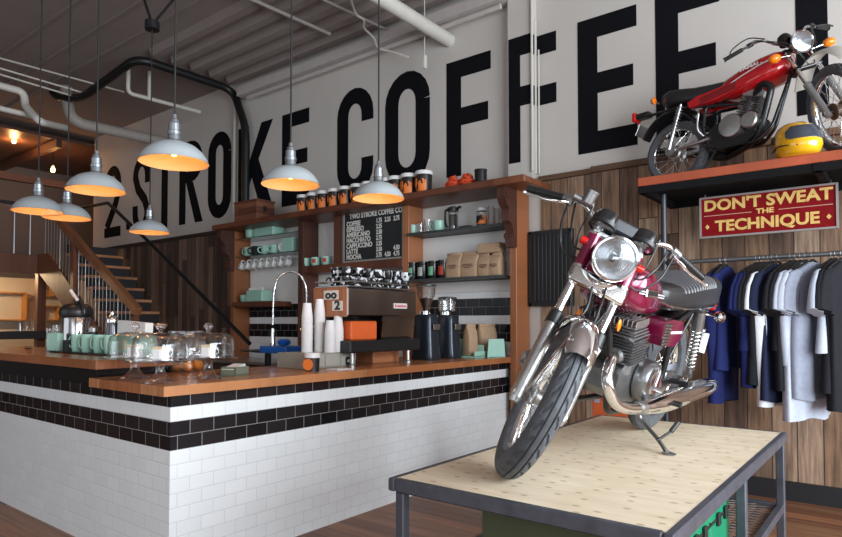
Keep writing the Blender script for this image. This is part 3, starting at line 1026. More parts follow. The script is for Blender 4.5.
def bag(w_, d_, h_, seed, fold=True):
    r = random.Random(seed)
    rings = []
    n = 20
    for k, (z, sw, sd) in enumerate(((0, .92, .9), (.02, 1, 1), (.3, 1.02, 1.05), (.6, 1.0, .98), (.78, .98, .72), (.88, .97, .36), (.93, .96, .18), (1.0, .95, .14))):
        ring = []
        for j in range(n):
            a = 2 * PI * j / n
            c, s = math.cos(a), math.sin(a)
            e = .35
            x = math.copysign(abs(c) ** e, c) * w_ / 2 * sw
            y = math.copysign(abs(s) ** e, s) * d_ / 2 * sd
            q = .004 * (r.random() - .5) * (1 if 0 < k < 7 else .3)
            ring.append((x + q, y + q, z * h_))
        rings.append(ring)
    m = MB().loft(rings)
    if fold:
        m.box((0, -d_ * .08, h_ * .955), (w_ * .98, d_ * .16, h_ * .10), .003)
    return m


prt = pm('brown_bag_print', srgb(104, 74, 56), .8)
for i, (px, w_, h_, yy) in enumerate(((455.5, .20, .27, 5.49), (471, .23, .27, 5.50), (486.5, .17, .24, 5.50), (496.5, .15, .24, 5.50))):
    o = bag(w_, .13, h_, i).build('coffee_bag', KRAFT, smooth=45, loc=(*at(px, 255, 1, yy).xy, ZL))
    tag(o, ('leftmost and roundest', 'widest, second', 'third', 'rightmost') [i] + ' of the brown paper coffee bags standing on the lower shelf', 'coffee bag', 'coffee bags on the lower shelf')
    pm_ = MB()
    for k, (z, l) in enumerate(((.50, .5), (.44, .6), (.38, .35))):
        pm_.box((0, -.0695, z * h_), (w_ * l, .003, .008))
    pm_.build('printed_lines', prt, o, smooth=0)
o = bag(.26, .11, .085, 9, False)
o = MB().box((0, 0, .05), (.26, .13, .10), .006).build('paper_parcel', KRAFT, smooth=0, loc=(*at(491.5, 255, 1, 5.51).xy, ZL + .242))
tag(o, 'flat brown paper parcel lying on the two right coffee bags', 'parcel')

# middle bay: mint cups on the crossbeam
red_m = pm('red_print', srgb(190, 60, 40), .5)
for i, px in enumerate((306, 316, 326.5)):
    o = mug('espresso_cup', .068, .11, MINT, False, label=('left plain', 'middle red-marked', 'right red-marked')[i] + ' mint cup standing on the crossbeam left of the chalkboard', cat='cup',
            group='mint cups on the crossbeam', loc=(*at(px, 262, 1, 5.50).xy, 2.135))
    if i:
        MB().lathe([(.0655, .035), (.0680, .085)], 8, None, False, (R(270), R(315))).build('red_mark', red_m, o)

# left bay: glass shelves with mint ware
for i, (px, rr, hh, lab) in enumerate(((253, .11, .12, 'mint green bowl at the left end of the top glass shelf'),)):
    mug('bowl', rr, hh, MINT, False, label=lab, cat='bowl', loc=(*at(px, 232, 1, 5.54).xy, 2.61))
tag(MB().box((0, 0, .065), (.42, .20, .13), .01).build('mint_tub', MINT, smooth=0, loc=(*at(269, 228, 1, 5.54).xy, 2.61)), 'long mint green tub on the top glass shelf', 'tub')
for i, (px, rr, hh, mt, lab) in enumerate(((249, .07, .13, MINT, 'mint mug at the left end of the lower glass shelf'), (257.5, .085, .13, MATTBLACK, 'black round pot beside the mint mugs on the lower glass shelf'),
                                          (266, .07, .12, MINT, 'mint mug right of the black pot on the glass shelf'), (275, .07, .12, MINT, 'third mint mug on the lower glass shelf'), (283, .055, .13, WHITE, 'white cup before the mint carton on the glass shelf'))):
    mug('mug', rr, hh, mt, True, label=lab, loc=(*at(px, 250, 1, 5.53).xy, 2.355), rz=R(200 + 20 * i))
tag(MB().box((0, 0, .095), (.22, .16, .19), .006).build('mint_carton', MINT, smooth=0, loc=(*at(291.5, 245, 1, 5.54).xy, 2.355)), 'square mint carton at the right end of the lower glass shelf', 'carton')
# cups hanging under the rail
for i in range(8):
    x = -7.60 + i * .145
    o = mug('hanging_cup', .055, .09, WHITE, True, label=f'{ORD[i]} from the left of the white cups hanging under the glass shelves', cat='cup', group='white cups hanging on the rail')
    o.location = (x, Yc, 2.205)
    o.rotation_euler = (0, R(-75), R(70))
# sink shelf
tag(MB().box((0, 0, .08), (.36, .2, .16), .012).build('mint_box', MINT, smooth=0, loc=(-7.22, 5.52, 1.697)), 'mint green box with a wavy white top on the small wooden shelf', 'box')
m = MB()
for k in range(9):
    m.lathe([(.001, 0), (.016, .003), (.018, .03), (.012, .033), (.001, .033)], 10, TM(-7.36 + k * .036, 5.46, 1.858))
tag(m.build('stacked_lids', PAPERW, smooth=50), 'row of small white lids standing in the mint box', 'lids', kind='stuff')
mug('bowl', .10, .10, MINT, False, label='mint green bowl at the left end of the small wooden shelf', cat='bowl', loc=(-7.52, 5.53, 1.697))

# ================================================================ THINGS ON THE COUNTER
# gooseneck tap and sink side
tp_ = thing('gooseneck_tap', 'tall chrome gooseneck tap with a spray head above the sink', 'tap', (-4.20, 3.72, .92))
gx = [(0, 0, 0), (0, 0, .55), (0, 0, .76), (-.02, -.02, .86), (-.06, -.06, .92), (-.12, -.12, .93), (-.175, -.175, .87), (-.20, -.20, .74), (-.205, -.205, .46)]
MB().tube(spline(gx, 5), .0085, 10).build('neck', CHROME, tp_, smooth=60)
coil = [(lambda p, a: (p[0] + .013 * math.cos(a), p[1] + .013 * math.sin(a), p[2]))(p, i * 1.3) for i, p in enumerate(spline(gx[1:], 26))]
MB().tube(coil, .0022, 5).build('spring', STEEL, tp_, smooth=60)
MB().cyl((-.205, -.205, .43), (-.205, -.205, .30), .015, .022).cyl((-.205, -.205, .30), (-.205, -.205, .28), .026).build('spray_head', CHROME, tp_, smooth=40)
MB().cyl((0, 0, 0), (0, 0, .10), .024).cyl((0, 0, .06), (.08, 0, .09), .008).build('valve', CHROME, tp_, smooth=40)
# low back counter on the service side
bc = thing('back_counter', 'low steel service bench against the splashback behind the counter', 'bench', (-6.05, 5.08, 0))
MB().box((0, 0, .44), (3.1, .62, .88)).build('cabinet', pm('dark_cabinet', srgb(50, 44, 42), .5), bc, smooth=0)
MB().box((0, 0, .90), (3.14, .66, .035), .004).build('steel_top', STEEL, bc, smooth=0)
sk = thing('sink_cabinet', 'steel sink unit inside the counter with a dark rim', 'sink', (-4.25, 3.55, 0))
MB().box((0, 0, .44), (.60, .75, .88)).build('cabinet', pm('dark_cabinet', srgb(50, 44, 42), .5), sk, smooth=0)
MB().box((0, 0, .90), (.62, .78, .03), .004).build('steel_top', STEEL, sk, smooth=0)
tag(MB().box((0, 0, .03), (.36, .26, .06), .008).lathe([(.001, .06), (.05, .07), (.06, .10), (.04, .12), (.001, .12)], 12).build('blue_tray', pm('blue_plastic', srgb(24, 98, 190), .35), smooth=0, loc=(*at(284, 350, 2, 1.16).xy, 1.135)), 'bright blue plastic tub behind the counter by the tap', 'tub')
tag(MB().lathe([(.001, 0), (.10, 0), (.24, .015), (.25, .022), (.001, .012)], 32).lathe([(.001, -.21), (.03, -.21), (.03, 0), (.001, 0)], 16).build('rinser_tray', BLACK, smooth=50, loc=(*at(268, 353, 2, 1.12).xy, 1.125)), 'black round drip tray on a post below the blue tub', 'tray')

# espresso machine
em = thing('espresso_machine', 'stainless espresso machine with a red badge on the worktop', 'espresso machine', (-3.62, 3.80, 1.06))
mir = pm('polished_stainless', (.50, .49, .49), .14, 1.0, .04, 6)
MB().box((.08, 0, .50), (.38, .84, .215), .008).build('upper_body', mir, em, smooth=0)
MB().box((-.0, 0, .30), (.22, .78, .20), .004).build('boiler_case', BLACKPAINT, em, smooth=0)
# back splash panel leaning between body and tray
MB().prism([(.262, .395), (.262, .385), (.235, .205), (.225, .205), (.25, .395)], .0, .395, Matrix(((1, 0, 0, 0), (0, 0, 1, 0), (0, 1, 0, 0), (0, 0, 0, 1)))).build('back_panel', mir, em, smooth=0)
MB().box((.06, 0, .155), (.50, .86, .095), .01).build('drip_tray', BLACK, em, smooth=0)
for sx in (-1, 1):
    for sy in (-1, 1):
        MB().lathe([(.001, 0), (.026, 0), (.026, .012), (.017, .02), (.017, .108), (.001, .108)], 16, TM(sx * .22 + .02, sy * .34, 0)).build('leg', STEEL, em, smooth=30)
MB().box((.08, -.423, .50), (.37, .012, .23), .003).build('side_panel', postwood, em, smooth=0)
bd = MB().box((.274, .20, .48), (.008, .17, .045), .002).build('badge', pm('badge_plate', srgb(208, 202, 200), .4), em, smooth=0)
text('la marzocco', .030, pm('badge_red', srgb(196, 34, 40), .4), bd, Matrix(((0, 0, 1, .2785), (1, 0, 0, .20), (0, 1, 0, .48), (0, 0, 0, 1))), 'badge_writing', .0006, 'CENTER', 1.0, .001)
stk = pm('sticker_black', (.012, .012, .012), .5)
sw_ = pm('sticker_white', srgb(225, 222, 215), .5)
for (x, z, w_, h_, s) in ((.10, .555, .16, .07, 'oo'), (.17, .47, .11, .075, '2')):
    st_ = MB().box((x, -.431, z), (w_, .003, h_), 0).build('sticker', sw_, em, smooth=0)
    text(s, h_ * 1.25, stk, st_, Matrix(((1, 0, 0, x), (0, 0, -1, -.4335), (0, 1, 0, z), (0, 0, 0, 1))), 'sticker_print', .0008, 'CENTER', 1.3, .004)
MB().cyl((-.31, -.30, .30), (-.40, -.30, .28), .012).cyl((-.31, .05, .30), (-.40, .05, .28), .012).cyl((-.20, -.30, .30), (-.33, -.30, .30), .035).cyl((-.20, .05, .30), (-.33, .05, .30), .035).build('group_head', CHROME, em, smooth=40)
MB().box((.08, 0, .622), (.37, .82, .012), .003).tube([(-.10, -.41, .66), (.26, -.41, .66), (.26, .41, .66), (-.10, .41, .66)], .006, 8, True).build('cup_rail', STEEL, em, smooth=30)

camo = bpy.data.materials.new('black_white_patterned_glaze')
N, L, b_ = nt(camo)
tc = N.new('ShaderNodeTexCoord')
oi = N.new('ShaderNodeObjectInfo')
va = N.new('ShaderNodeVectorMath'); va.operation = 'ADD'
L.new(tc.outputs['Object'], va.inputs[0]); L.new(oi.outputs['Location'], va.inputs[1])
nz = N.new('ShaderNodeTexNoise'); nz.inputs['Scale'].default_value = 26; nz.inputs['Detail'].default_value = .5
L.new(va.outputs[0], nz.inputs['Vector'])
cr = N.new('ShaderNodeValToRGB'); cr.color_ramp.interpolation = 'CONSTANT'
cr.color_ramp.elements[0].color = (.012, .012, .013, 1)
cr.color_ramp.elements[1].position = .58; cr.color_ramp.elements[1].color = (.62, .64, .68, 1)
L.new(nz.outputs['Fac'], cr.inputs[0]); L.new(cr.outputs[0], b_.inputs['Base Color'])
b_.inputs['Roughness'].default_value = .18
base = mug('patterned_cup', .050, .072, camo, True)
base['group'] = 'black and white cups on the espresso machine'
base['category'] = 'cup'
n_ = 0
COLn = ['nearest the logo edge', 'middle', 'far']
for j, dx in enumerate((.19, .08)):
    for k in range(2):
        for i in range(7):
            o = base if n_ == 0 else dup(base)
            n_ += 1
            o.location = (-3.62 + dx - .01 * k, 3.80 - .36 + i * .118 + .02 * k, 1.06 + .629 + k * .073)
            o.rotation_euler = (0, 0, rnd.uniform(0, 6))
            o['label'] = f'black and white cup, {ORD[i]} from the left, {"upper" if k else "lower"} layer, {"front" if j == 0 else "rear"} row on the espresso machine'

# wooden box behind the machine
wbx = thing('wooden_box', 'low wooden box standing under the espresso machine by the grinders', 'box', (-3.62, 4.02, 1.06))
MB().box((0, 0, .05), (.20, .34, .10), .004).build('body', postwood, wbx, smooth=0)

# grinders
for i, y in enumerate((4.55, 4.89)):
    g = thing('coffee_grinder', ('black coffee grinder with beans in its clear funnel hopper, beside the machine', 'black coffee grinder with a wide squat hopper, right of the other grinder')[i], 'grinder', (-3.50, y, 1.06))
    gm = pm('grinder_navy_black', srgb(50, 56, 66), .25, .4, .04)
    rings = []
    for z, w_, d_ in ((0, .24, .19), (.015, .25, .20), (.06, .24, .195), (.20, .215, .175), (.34, .20, .16), (.405, .20, .16), (.415, .19, .15)):
        ring = []
        for k in range(24):
            a = 2 * PI * k / 24
            c, s = math.cos(a), math.sin(a)
            ring.append((math.copysign(abs(c) ** .45, c) * w_ / 2, math.copysign(abs(s) ** .45, s) * d_ / 2, z))
        rings.append(ring)
    MB().loft(rings).build('body', gm, g, smooth=50)
    MB().cyl((-.10, 0, .33), (-.19, 0, .30), .018).cyl((-.02, 0, .415), (-.02, 0, .445), .055).build('spout', CHROME, g, smooth=40)
    MB().box((0, .11, .22), (.10, .02, .26), .006).build('side_lever', CHROME if i else BLACK, g, smooth=0)
    if i == 0:
        MB().lathe([(.030, .445), (.035, .47), (.085, .60), (.095, .68), (.092, .68), (.082, .602), (.031, .472)], 28).build('hopper', GLASS, g)
        MB().lathe([(.001, .45), (.028, .45), (.030, .475), (.060, .56), (.001, .575)], 24).build('beans', pm('coffee_beans', srgb(58, 36, 26), .5, 0, .3, 60, .6), g)
        MB().lathe([(.001, .70), (.05, .698), (.097, .69), (.097, .68), (.001, .68)], 28).build('hopper_lid', BLACK, g, smooth=30)
    else:
        MB().lathe([(.05, .445), (.088, .455), (.090, .57), (.086, .57), (.084, .46), (.05, .45)], 28).build('hopper', GLASS, g)
        MB().lathe([(.001, .592), (.05, .59), (.093, .582), (.093, .568), (.001, .566)], 28).build('hopper_lid', BLACK, g, smooth=30)
    MB().box((.126, .0, .30), (.003, .10, .05), .001).build('name_plate', STEEL, g, smooth=0)
# mint trays with bags at the far end
for i, (y, wy, bw) in enumerate(((5.14, .18, .13), (5.44, .40, .25))):
    o = thing('mint_tray', ('small', 'larger')[i] + ' mint green tray holding a brown bag at the far end of the worktop', 'tray', (-3.40, y, 1.06))
    MB().box((0, 0, .008), (.22, wy, .016)).box((.105, 0, .035), (.01, wy, .05)).box((-.105, 0, .09), (.01, wy, .18)).box((0, wy / 2 - .005, .06), (.2, .01, .12)).build('tray_body', MINT, o, smooth=0)
    o = bag(bw, .10, .31, 20 + i).build('coffee_bag', KRAFT, smooth=45, loc=(-3.40, y, 1.078))
    o.rotation_euler = (0, 0, R(80))
    tag(o, 'brown paper coffee bag standing in the ' + ('small' if i == 0 else 'larger') + ' mint tray', 'coffee bag')
card = thing('mint_card_stand', 'folded mint green card standing at the right end of the worktop', 'card', (-3.20, 5.30, 1.06))
MB().prism([(-.10, 0), (.10, 0), (.085, .18), (-.085, .18)], -.003, .003, Matrix(((.5, 0, .866, 0), (.866, 0, -.5, 0), (0, 1, 0, 0), (0, 0, 0, 1)))).box((0, .0, .004), (.10, .14, .006)).build('card', MINT, card, smooth=0)

# paper cup stacks
cupm = pm('white_cup_paper', (.76, .75, .76), .5, 0, .02)
cupbase = MB().lathe([(.001, .004), (.029, .004), (.030, 0), (.0425, .105), (.0445, .107), (.0445, .111), (.042, .111), (.029, .01), (.001, .01)], 24).build('paper_cup', cupm, smooth=40)
cupbase['category'] = 'paper cup'
used = False
stacks = [(307, 1.175, 17, 'left stack', -3.62, True), (319.5, 1.175, 19, 'tallest stack', -3.60, True), (330, 1.175, 9, 'short printed stack', -3.47, True), (338, 1.175, 11, 'stack before the machine corner', -3.46, True), (335, 1.175, 17, 'tall stack behind the short ones', -3.72, True)]
for (px, z, n, nm, X_, up) in stacks:
    q = at(px, 345, 0, X_)
    for k in range(n):
        o = dup(cupbase) if used else cupbase
        used = True
        o.location = (X_, q.y, z + .111 + k * .0165)
        o.rotation_euler = (PI, 0, k * .3)
        kk = n - 1 - k
        w_ = ['top', 'second', 'third', 'fourth', 'fifth', 'sixth', 'seventh', 'eighth', 'ninth', 'tenth', 'eleventh', 'twelfth', 'thirteenth', 'fourteenth', 'fifteenth', 'sixteenth', 'seventeenth', 'eighteenth', 'nineteenth'][kk]
        o['label'] = f'white paper cup, {w_} from the top of the {nm}' if kk else f'white paper cup on top of the {nm}'
        o['group'] = f'paper cups in the {nm}'
ob = thing('cup_organiser', 'grey wooden box organiser under the paper cup stacks', 'organiser', (-3.60, 3.30, 1.06))
gb = pm('grey_washed_wood', srgb(150, 148, 138), .7, 0, .08, 20, .2)
MB().box((0, 0, .0575), (.34, .50, .115), .003).build('box', gb, ob, smooth=0)
for y in (-.16, 0, .16):
    MB().box((.172, y, .057), (.006, .145, .09), .002).build('front_panel', pm('grey_panel', srgb(166, 164, 156), .7), ob, smooth=0)
cl = MB().box((.178, .175, .045), (.006, .085, .06), .001).build('emblem_plate', MATTBLACK, ob, smooth=0)
MB().ball((.1815, .175, .045), (.002, .028, .014), 12, 8).build('emblem_mark', sw_, cl)
cd = MB().lathe([(.001, 0), (.038, 0), (.04, .07), (.001, .07)], 24).build('small_pail', pailm, smooth=30, loc=(-3.30, 2.98, 1.06))
cd.scale = (1.3, 1.3, 1.35)
tag(cd, 'small pail with a round orange badge before the grey organiser', 'pail')
MB().lathe([(.001, .07), (.042, .07), (.043, .095), (.001, .097)], 24).build('lid', lidm, cd, smooth=30)
MB().lathe([(.001, .0), (.030, .0), (.030, .003), (.001, .003)], 20, TM(.010, -.039, .036) @ RZ(20) @ RX(90)).build('round_badge', orbadge, cd)
tag(MB().box((0, 0, .004), (.12, .16, .006)).build('leaflets', PAPERW, smooth=0, loc=(-3.25, 3.20, 1.06)), 'flat white leaflets lying on the worktop by the organiser', 'leaflet')

# card holder
chd = thing('card_holder', 'small grey-green holder of business cards on the corner of the worktop', 'card holder', (-3.44, 2.44, 1.06))
chd.rotation_euler = (0, 0, R(20))
MB().box((0, 0, .004), (.11, .15, .008)).box((.052, 0, .03), (.006, .15, .055)).box((-.052, 0, .03), (.006, .15, .055)).box((0, .072, .03), (.11, .006, .055)).box((0, -.072, .03), (.11, .006, .055)).build('holder', pm('olive_grey', srgb(112, 118, 102), .6), chd, smooth=0)
MB().box((0, 0, .035), (.09, .13, .05)).build('cards', PAPERW, chd, M=RX(12), smooth=0)

# cake stands with domes
standg = glass('stand_glass', (.98, .96, .97), .02, .55)
goldm = pm('pastry_wrap', srgb(222, 190, 130), .6, 0, .1, 20)


def cake_stand(px, py, label, tagc):
    p = at(px, py, 2, 1.06)
    t = thing('cake_stand', label, 'cake stand', p)
    MB().lathe([(.001, .002), (.050, 0), (.070, .002), (.068, .008), (.040, .020), (.022, .045), (.018, .075), (.028, .098), (.001, .10)], 32).build('pedestal', standg, t)
    MB().lathe([(.001, .100), (.10, .101), (.140, .104), (.143, .112), (.139, .114), (.10, .108), (.001, .107)], 40).build('plate', standg, t)
    d = thing('glass_dome', label.replace('cake stand', 'dome').replace('glass dome', 'glass dome'), 'dome', (p.x, p.y, 1.06 + .114))
    d['label'] = tagc
    MB().lathe([(.118, 0), (.119, .07), (.112, .105), (.085, .122), (.04, .130), (.001, .131)], 40).build('bell', glass('dome_glass', (1, 1, 1), 0, .32), d, smooth=60)
    MB().lathe([(.1205, 0), (.1205, .006), (.116, .006), (.116, 0)], 40, None, True).build('bell_rim', standg, d)
    MB().lathe([(.001, .130), (.010, .132), (.008, .142), (.020, .150), (.022, .162), (.014, .176), (.001, .180)], 20).build('knob', standg, d, smooth=60)
    t.scale = d.scale = (1.28, 1.28, 1.16)
    d.location.z = 1.06 + .114 * 1.16
    return t


cake_stand(160, 383, 'front cake stand of clear glass on the worktop corner', 'clear glass dome on the front cake stand, nearest the worktop corner')
cake_stand(134.5, 378, 'left cake stand of clear glass, partly behind the front one', 'clear glass dome with a gold packet inside, left of the three')
cake_stand(208, 378.5, 'right cake stand of clear glass beside the card holder', 'clear glass dome on the right cake stand beside the card holder')
for (px, py, lb) in ((160, 383, 'white and gold packet under the front glass dome'), (134.5, 378, 'white and gold packet under the left glass dome'), (208, 378.5, 'white packet under the right glass dome')):
    p = at(px, py, 2, 1.06)
    o = MB().box((0, 0, .038), (.055, .08, .074), .006).build('wrapped_pastry', PAPERW, smooth=0, loc=(p.x, p.y, 1.19))
    o.rotation_euler = (0, 0, R(25))
    MB().box((0, 0, .066), (.0565, .082, .015), .004).build('gold_band', goldm, o, smooth=0)
    tag(o, lb, 'pastry')
# jar of oranges and large glass jars
p = at(186, 371.5, 2, 1.06)
jo = thing('fruit_jar', 'wide clear glass jar with oranges behind the cake stands', 'jar', p)
MB().lathe([(.001, 0), (.11, 0), (.135, .03), (.14, .14), (.125, .22), (.105, .245), (.105, .265), (.102, .265), (.102, .245), (.12, .218), (.135, .14), (.13, .032), (.001, .006)], 36).build('jar_body', glass('jar_glass', (.97, .98, .98), 0, .35), jo)
MB().lathe([(.105, .263), (.118, .267), (.118, .282), (.105, .284), (.001, .286)], 32).build('jar_lid', standg, jo, smooth=40)
orm = pm('orange_peel', srgb(240, 142, 24), .4, 0, .06, 60, .2)
for i, (x, y, z) in enumerate(((-.07, -.035, .045), (.0, -.065, .045), (.07, -.03, .045), (.05, .06, .045), (-.035, .06, .045))):
    tag(MB().ball((0, 0, 0), (.038, .038, .035), 20, 12).build('orange', orm, smooth=60, loc=(p.x + x, p.y + y, 1.06 + z)), 'whole orange inside the wide jar, ' + ('at its left', 'at the front', 'at its right', 'at the back right', 'at the back left')[i], 'orange')
# ---- on the raised worktop
ZR = 1.168
tr = thing('serving_tray', 'flat black tray under the row of mint mugs', 'tray', (-4.83, 2.20, ZR))
MB().box((0, 0, .006), (.95, .30, .012), .004).build('tray_body', BLACK, tr, smooth=0)
for i, px in enumerate((77, 87, 99, 110)):
    p = at(px, 356, 1, 2.12)
    o = mug('mint_mug', .043, .125, MINT, True, label=f'{ORD[i]} from the left of the tall mint mugs on the black tray', group='tall mint mugs on the black tray', loc=(p.x, 2.12, ZR + .013), rz=R(-150))
    o.scale = (1, 1, 1.05)
    if i == 3:
        MB().lathe([(.0435, .03), (.0440, .10)], 12, None, False, (R(250), R(330))).build('dark_print', pm('dark_green_print', srgb(40, 60, 54), .5), o)
o = MB().box((0, 0, .05), (.05, .05, .10), .003).build('small_sign', MATTBLACK, smooth=0, loc=(at(67, 356, 1, 2.08).x, 2.08, ZR))
tag(o, 'small black stand between the mint clipboard and the first mug', 'sign')
o = MB().box((0, 0, .075), (.14, .05, .15), .012).build('mint_canister', MINT, smooth=0, loc=(at(55, 345, 1, 2.12).x, 2.12, ZR))
o.rotation_euler = (0, 0, R(15))
tag(o, 'squarish mint green canister at the left end of the mug row', 'canister')
# airpot
ap = thing('airpot', 'large steel airpot with a black domed lid and lever', 'airpot', (at(76, 340, 1, 2.32).x, 2.32, ZR))
ap.scale = (1.25, 1.25, 1.22)
MB().lathe([(.001, 0), (.085, 0), (.088, .01), (.088, .215), (.080, .235), (.001, .235)], 32).build('body', mir, ap, smooth=30)
MB().lathe([(.082, .225), (.098, .235), (.104, .26), (.098, .29), (.07, .315), (.03, .325), (.001, .327)], 32).build('domed_lid', BLACK, ap, smooth=40)
MB().tube(spline([(.02, 0, .315), (.06, 0, .335), (.11, 0, .29), (.115, 0, .25)], 4), .014, 8).build('spout', BLACK, ap, smooth=60)
MB().tube(spline([(.08, -.03, .345), (.03, -.03, .375), (-.02, -.03, .41)], 3), [.010, .010, .011, .012, .012, .012, .012], 8).build('lever', pm('white_lever', (.75, .75, .74), .3), ap, smooth=60)
th_ = thing('black_jug', 'small black and steel jug between the airpot and the mugs', 'jug', (at(93, 345, 1, 2.26).x, 2.26, ZR + .0))
MB().lathe([(.001, 0), (.045, 0), (.047, .09), (.035, .13), (.030, .16), (.001, .16)], 24).build('body', BLACK, th_)
MB().lathe([(.001, .16), (.033, .16), (.035, .19), (.02, .205), (.001, .207)], 24).build('steel_cap', STEEL, th_, smooth=30)
MB().tube(spline([(-.04, 0, .15), (-.08, 0, .14), (-.085, 0, .08), (-.045, 0, .04)], 4), .008, 8).build('handle', BLACK, th_, smooth=60)
gr_ = thing('steel_flask', 'dark glass and steel flask standing behind the last mint mug', 'flask', (at(112, 340, 1, 2.34).x, 2.34, ZR))
gr_.scale = (1.15, 1.15, 1.2)
MB().lathe([(.001, 0), (.045, 0), (.045, .12), (.034, .17), (.036, .19), (.001, .19)], 24).build('body', pm('dark_steel', (.12, .12, .13), .2, .9), gr_, smooth=40)
MB().lathe([(.001, .19), (.037, .19), (.040, .21), (.030, .235), (.012, .245), (.012, .262), (.001, .262)], 24).build('cap', CHROME, gr_, smooth=40)
for i, px in enumerate((50, 56)):
    m = MB().lathe([(.001, 0), (.035, 0), (.036, .18 + .03 * i), (.033, .18 + .03 * i), (.032, .008), (.001, .008)], 20)
    tag(m.build('tall_glass', GLASS, smooth=50, loc=(at(px, 345, 1, 2.36).x, 2.36, ZR)), ('left' if i == 0 else 'right') + ' tall clear glass behind the mint canister', 'glass')
# mint paper holder
mh = thing('napkin_box', 'long mint green box holding white papers beside the glass domes', 'box', (-4.47, 2.30, ZR))
MB().box((0, 0, .07), (.42, .13, .14), .004).build('box', MINT, mh, smooth=0)
MB().box((0, .0, .13), (.40, .06, .22)).build('papers', PAPERW, mh, M=TM(0, 0, 0) @ RY(3), smooth=0)
MB().tube([(.02, -.072, .12), (.02, -.082, .15), (.05, -.082, .165), (.08, -.082, .15), (.08, -.072, .12)], .004, 6).build('clip', CHROME, mh)
MB().box((-.02, -.067, .07), (.05, .003, .07)).build('label', goldm, mh, smooth=0)
pen = MB().cyl((-.07, 0, .005), (.07, 0, .005), .004, n=8).build('pen', BLACK, smooth=60, loc=(at(28, 349, 2, ZR).x, at(28, 349, 2, ZR).y, ZR))
tag(pen, 'thin dark pen lying on the raised worktop at far left', 'pen')

tag(MB().box((0, 0, .075), (.10, .30, .15), .01).build('orange_reflection_block', ORANGE, smooth=0, loc=(-3.43, 3.60, 1.263)), 'orange reflection shaped as a block on the black tray under the body of the espresso machine', 'box')  # orange reflection in the machine, built as a solid block

# ================================================================ STAIR HALL AT THE LEFT
stepw = planks('stair_tread_wood', 'X', 'Y', 0.4, 3.0, [srgb(*c) for c in ((214, 150, 108), (204, 140, 98))], .5, 0, .2, (2, 40))
railw = planks('handrail_wood', 'Y', 'X', 0.5, 5.0, [srgb(*c) for c in ((172, 112, 76), (164, 104, 70))], .5, 0, .2, (1.5, 40))
brownw = planks('dark_beam_wood', 'X', 'Y', 0.6, 6.0, [srgb(*c) for c in ((140, 84, 58), (128, 76, 52))], .55, 0, .25, (1.5, 40))
st = thing('staircase', 'open timber staircase climbing left along the dark boards to a platform', 'stairs', (-10.2, 5.15, 0))


def stpart(name, mb, mat, smooth=0):
    o = mb.build(name, mat, None, smooth=smooth)
    o.parent = st
    o.matrix_parent_inverse = Matrix.Translation((10.2, -5.15, 0))
    return o


YN, YS = 4.72, 5.60
for k in range(-6, 6):
    x, z = -10.18 - .255 * k, 1.566 + .205 * k
    stpart('tread', MB().box((x, (YN + YS) / 2, z), (.30, YS - YN, .045), .004), stepw)
    stpart('riser', MB().box((x - .13, (YN + YS) / 2, z + .10), (.02, YS - YN - .02, .16)), pm('dark_riser', srgb(46, 44, 48), .6))
m = MB()
sl = .205 / .255
m.prism([(-8.3, .02), (-8.65, .02), (-12.72, 2.38), (-12.72, 2.66), (-12.2, 2.66)], 0, .05, Matrix(((1, 0, 0, 0), (0, 0, 1, YN - .05), (0, 1, 0, 0), (0, 0, 0, 1))))
stpart('stringer', m, brownw)
hr = [(-9.02, YN - .02, 1.56), (-12.3, YN - .02, 3.50)]
d_ = (Vector(hr[1]) - Vector(hr[0]))
stpart('handrail', MB().box((0, 0, 0), (d_.length, .10, .13), .004, M=frame_m(tuple((Vector(hr[0]) + Vector(hr[1])) / 2), d_, (0, 1, 0))), railw)
rod = pm('steel_rod', (.55, .56, .58), .35, .8)
n = 0
for k in range(26):
    x = -9.25 - k * .125
    zt = 1.56 + (-9.02 - x) * .591
    zb = max(.05, .35 + (-8.65 - x) * .58 - .1)
    if zt - zb > .2:
        stpart('baluster', MB().cyl((x, YN - .03, zb), (x, YN - .03, zt), .0055, n=6), rod, 60)
stpart('newel_post', MB().box((-11.17, YN - .02, 1.45), (.12, .10, 2.7), .004), brownw)
stpart('foot_post', MB().box((-9.12, YN - .02, .75), (.10, .09, 1.5), .004), brownw)

pf = thing('landing_platform', 'timber landing platform with a steel cable railing at the far left', 'platform', (-14.2, 4.0, 2.3))


def pfp(name, mb, mat, smooth=0):
    o = mb.build(name, mat, None, smooth=smooth)
    o.parent = pf
    o.matrix_parent_inverse = Matrix.Translation((14.2, -4.0, -2.3))
    return o


pfp('edge_beam', MB().box((-12.72, 3.0, 2.48), (.10, 3.7, .34), .004), brownw)
pfp('deck', MB().box((-14.3, 3.0, 2.58), (3.0, 3.7, .08)), brownw)
pfp('support_post', MB().box((-12.8, 4.78, 1.2), (.14, .14, 2.3)), brownw)
for k in range(9):
    pfp('railing_rod', MB().cyl((-12.72, 4.82 - k * .26, 2.64), (-12.72, 4.82 - k * .26, 3.55), .010, n=6), rod, 60)
pfp('railing_top', MB().box((-12.72, 3.2, 3.57), (.08, 3.3, .05)), BLACK)
struct('trim_2', MB().box((-12.9, 3.6, 4.07), (.12, 4.1, .12)), brownw)
struct('trim_3', MB().box((-14.4, 3.6, 4.98), (3.0, 9.5, .06)), pm('brown_soffit', srgb(92, 66, 54), .45, 0, .08, 4))
mb = MB()
for y in (1.5, 3.3, 5.1, 6.9):
    mb.box((-14.4, y, 4.88), (3.0, .10, .16))
struct('trim_4', mb, pm('soffit_joist', srgb(90, 62, 50), .6))
struct('wall_cream', MB().box((-15.25, 4.4, 1.2), (.1, 5.0, 2.34)), pm('cream_wall', srgb(206, 192, 170), .7, 0, .03, 3))
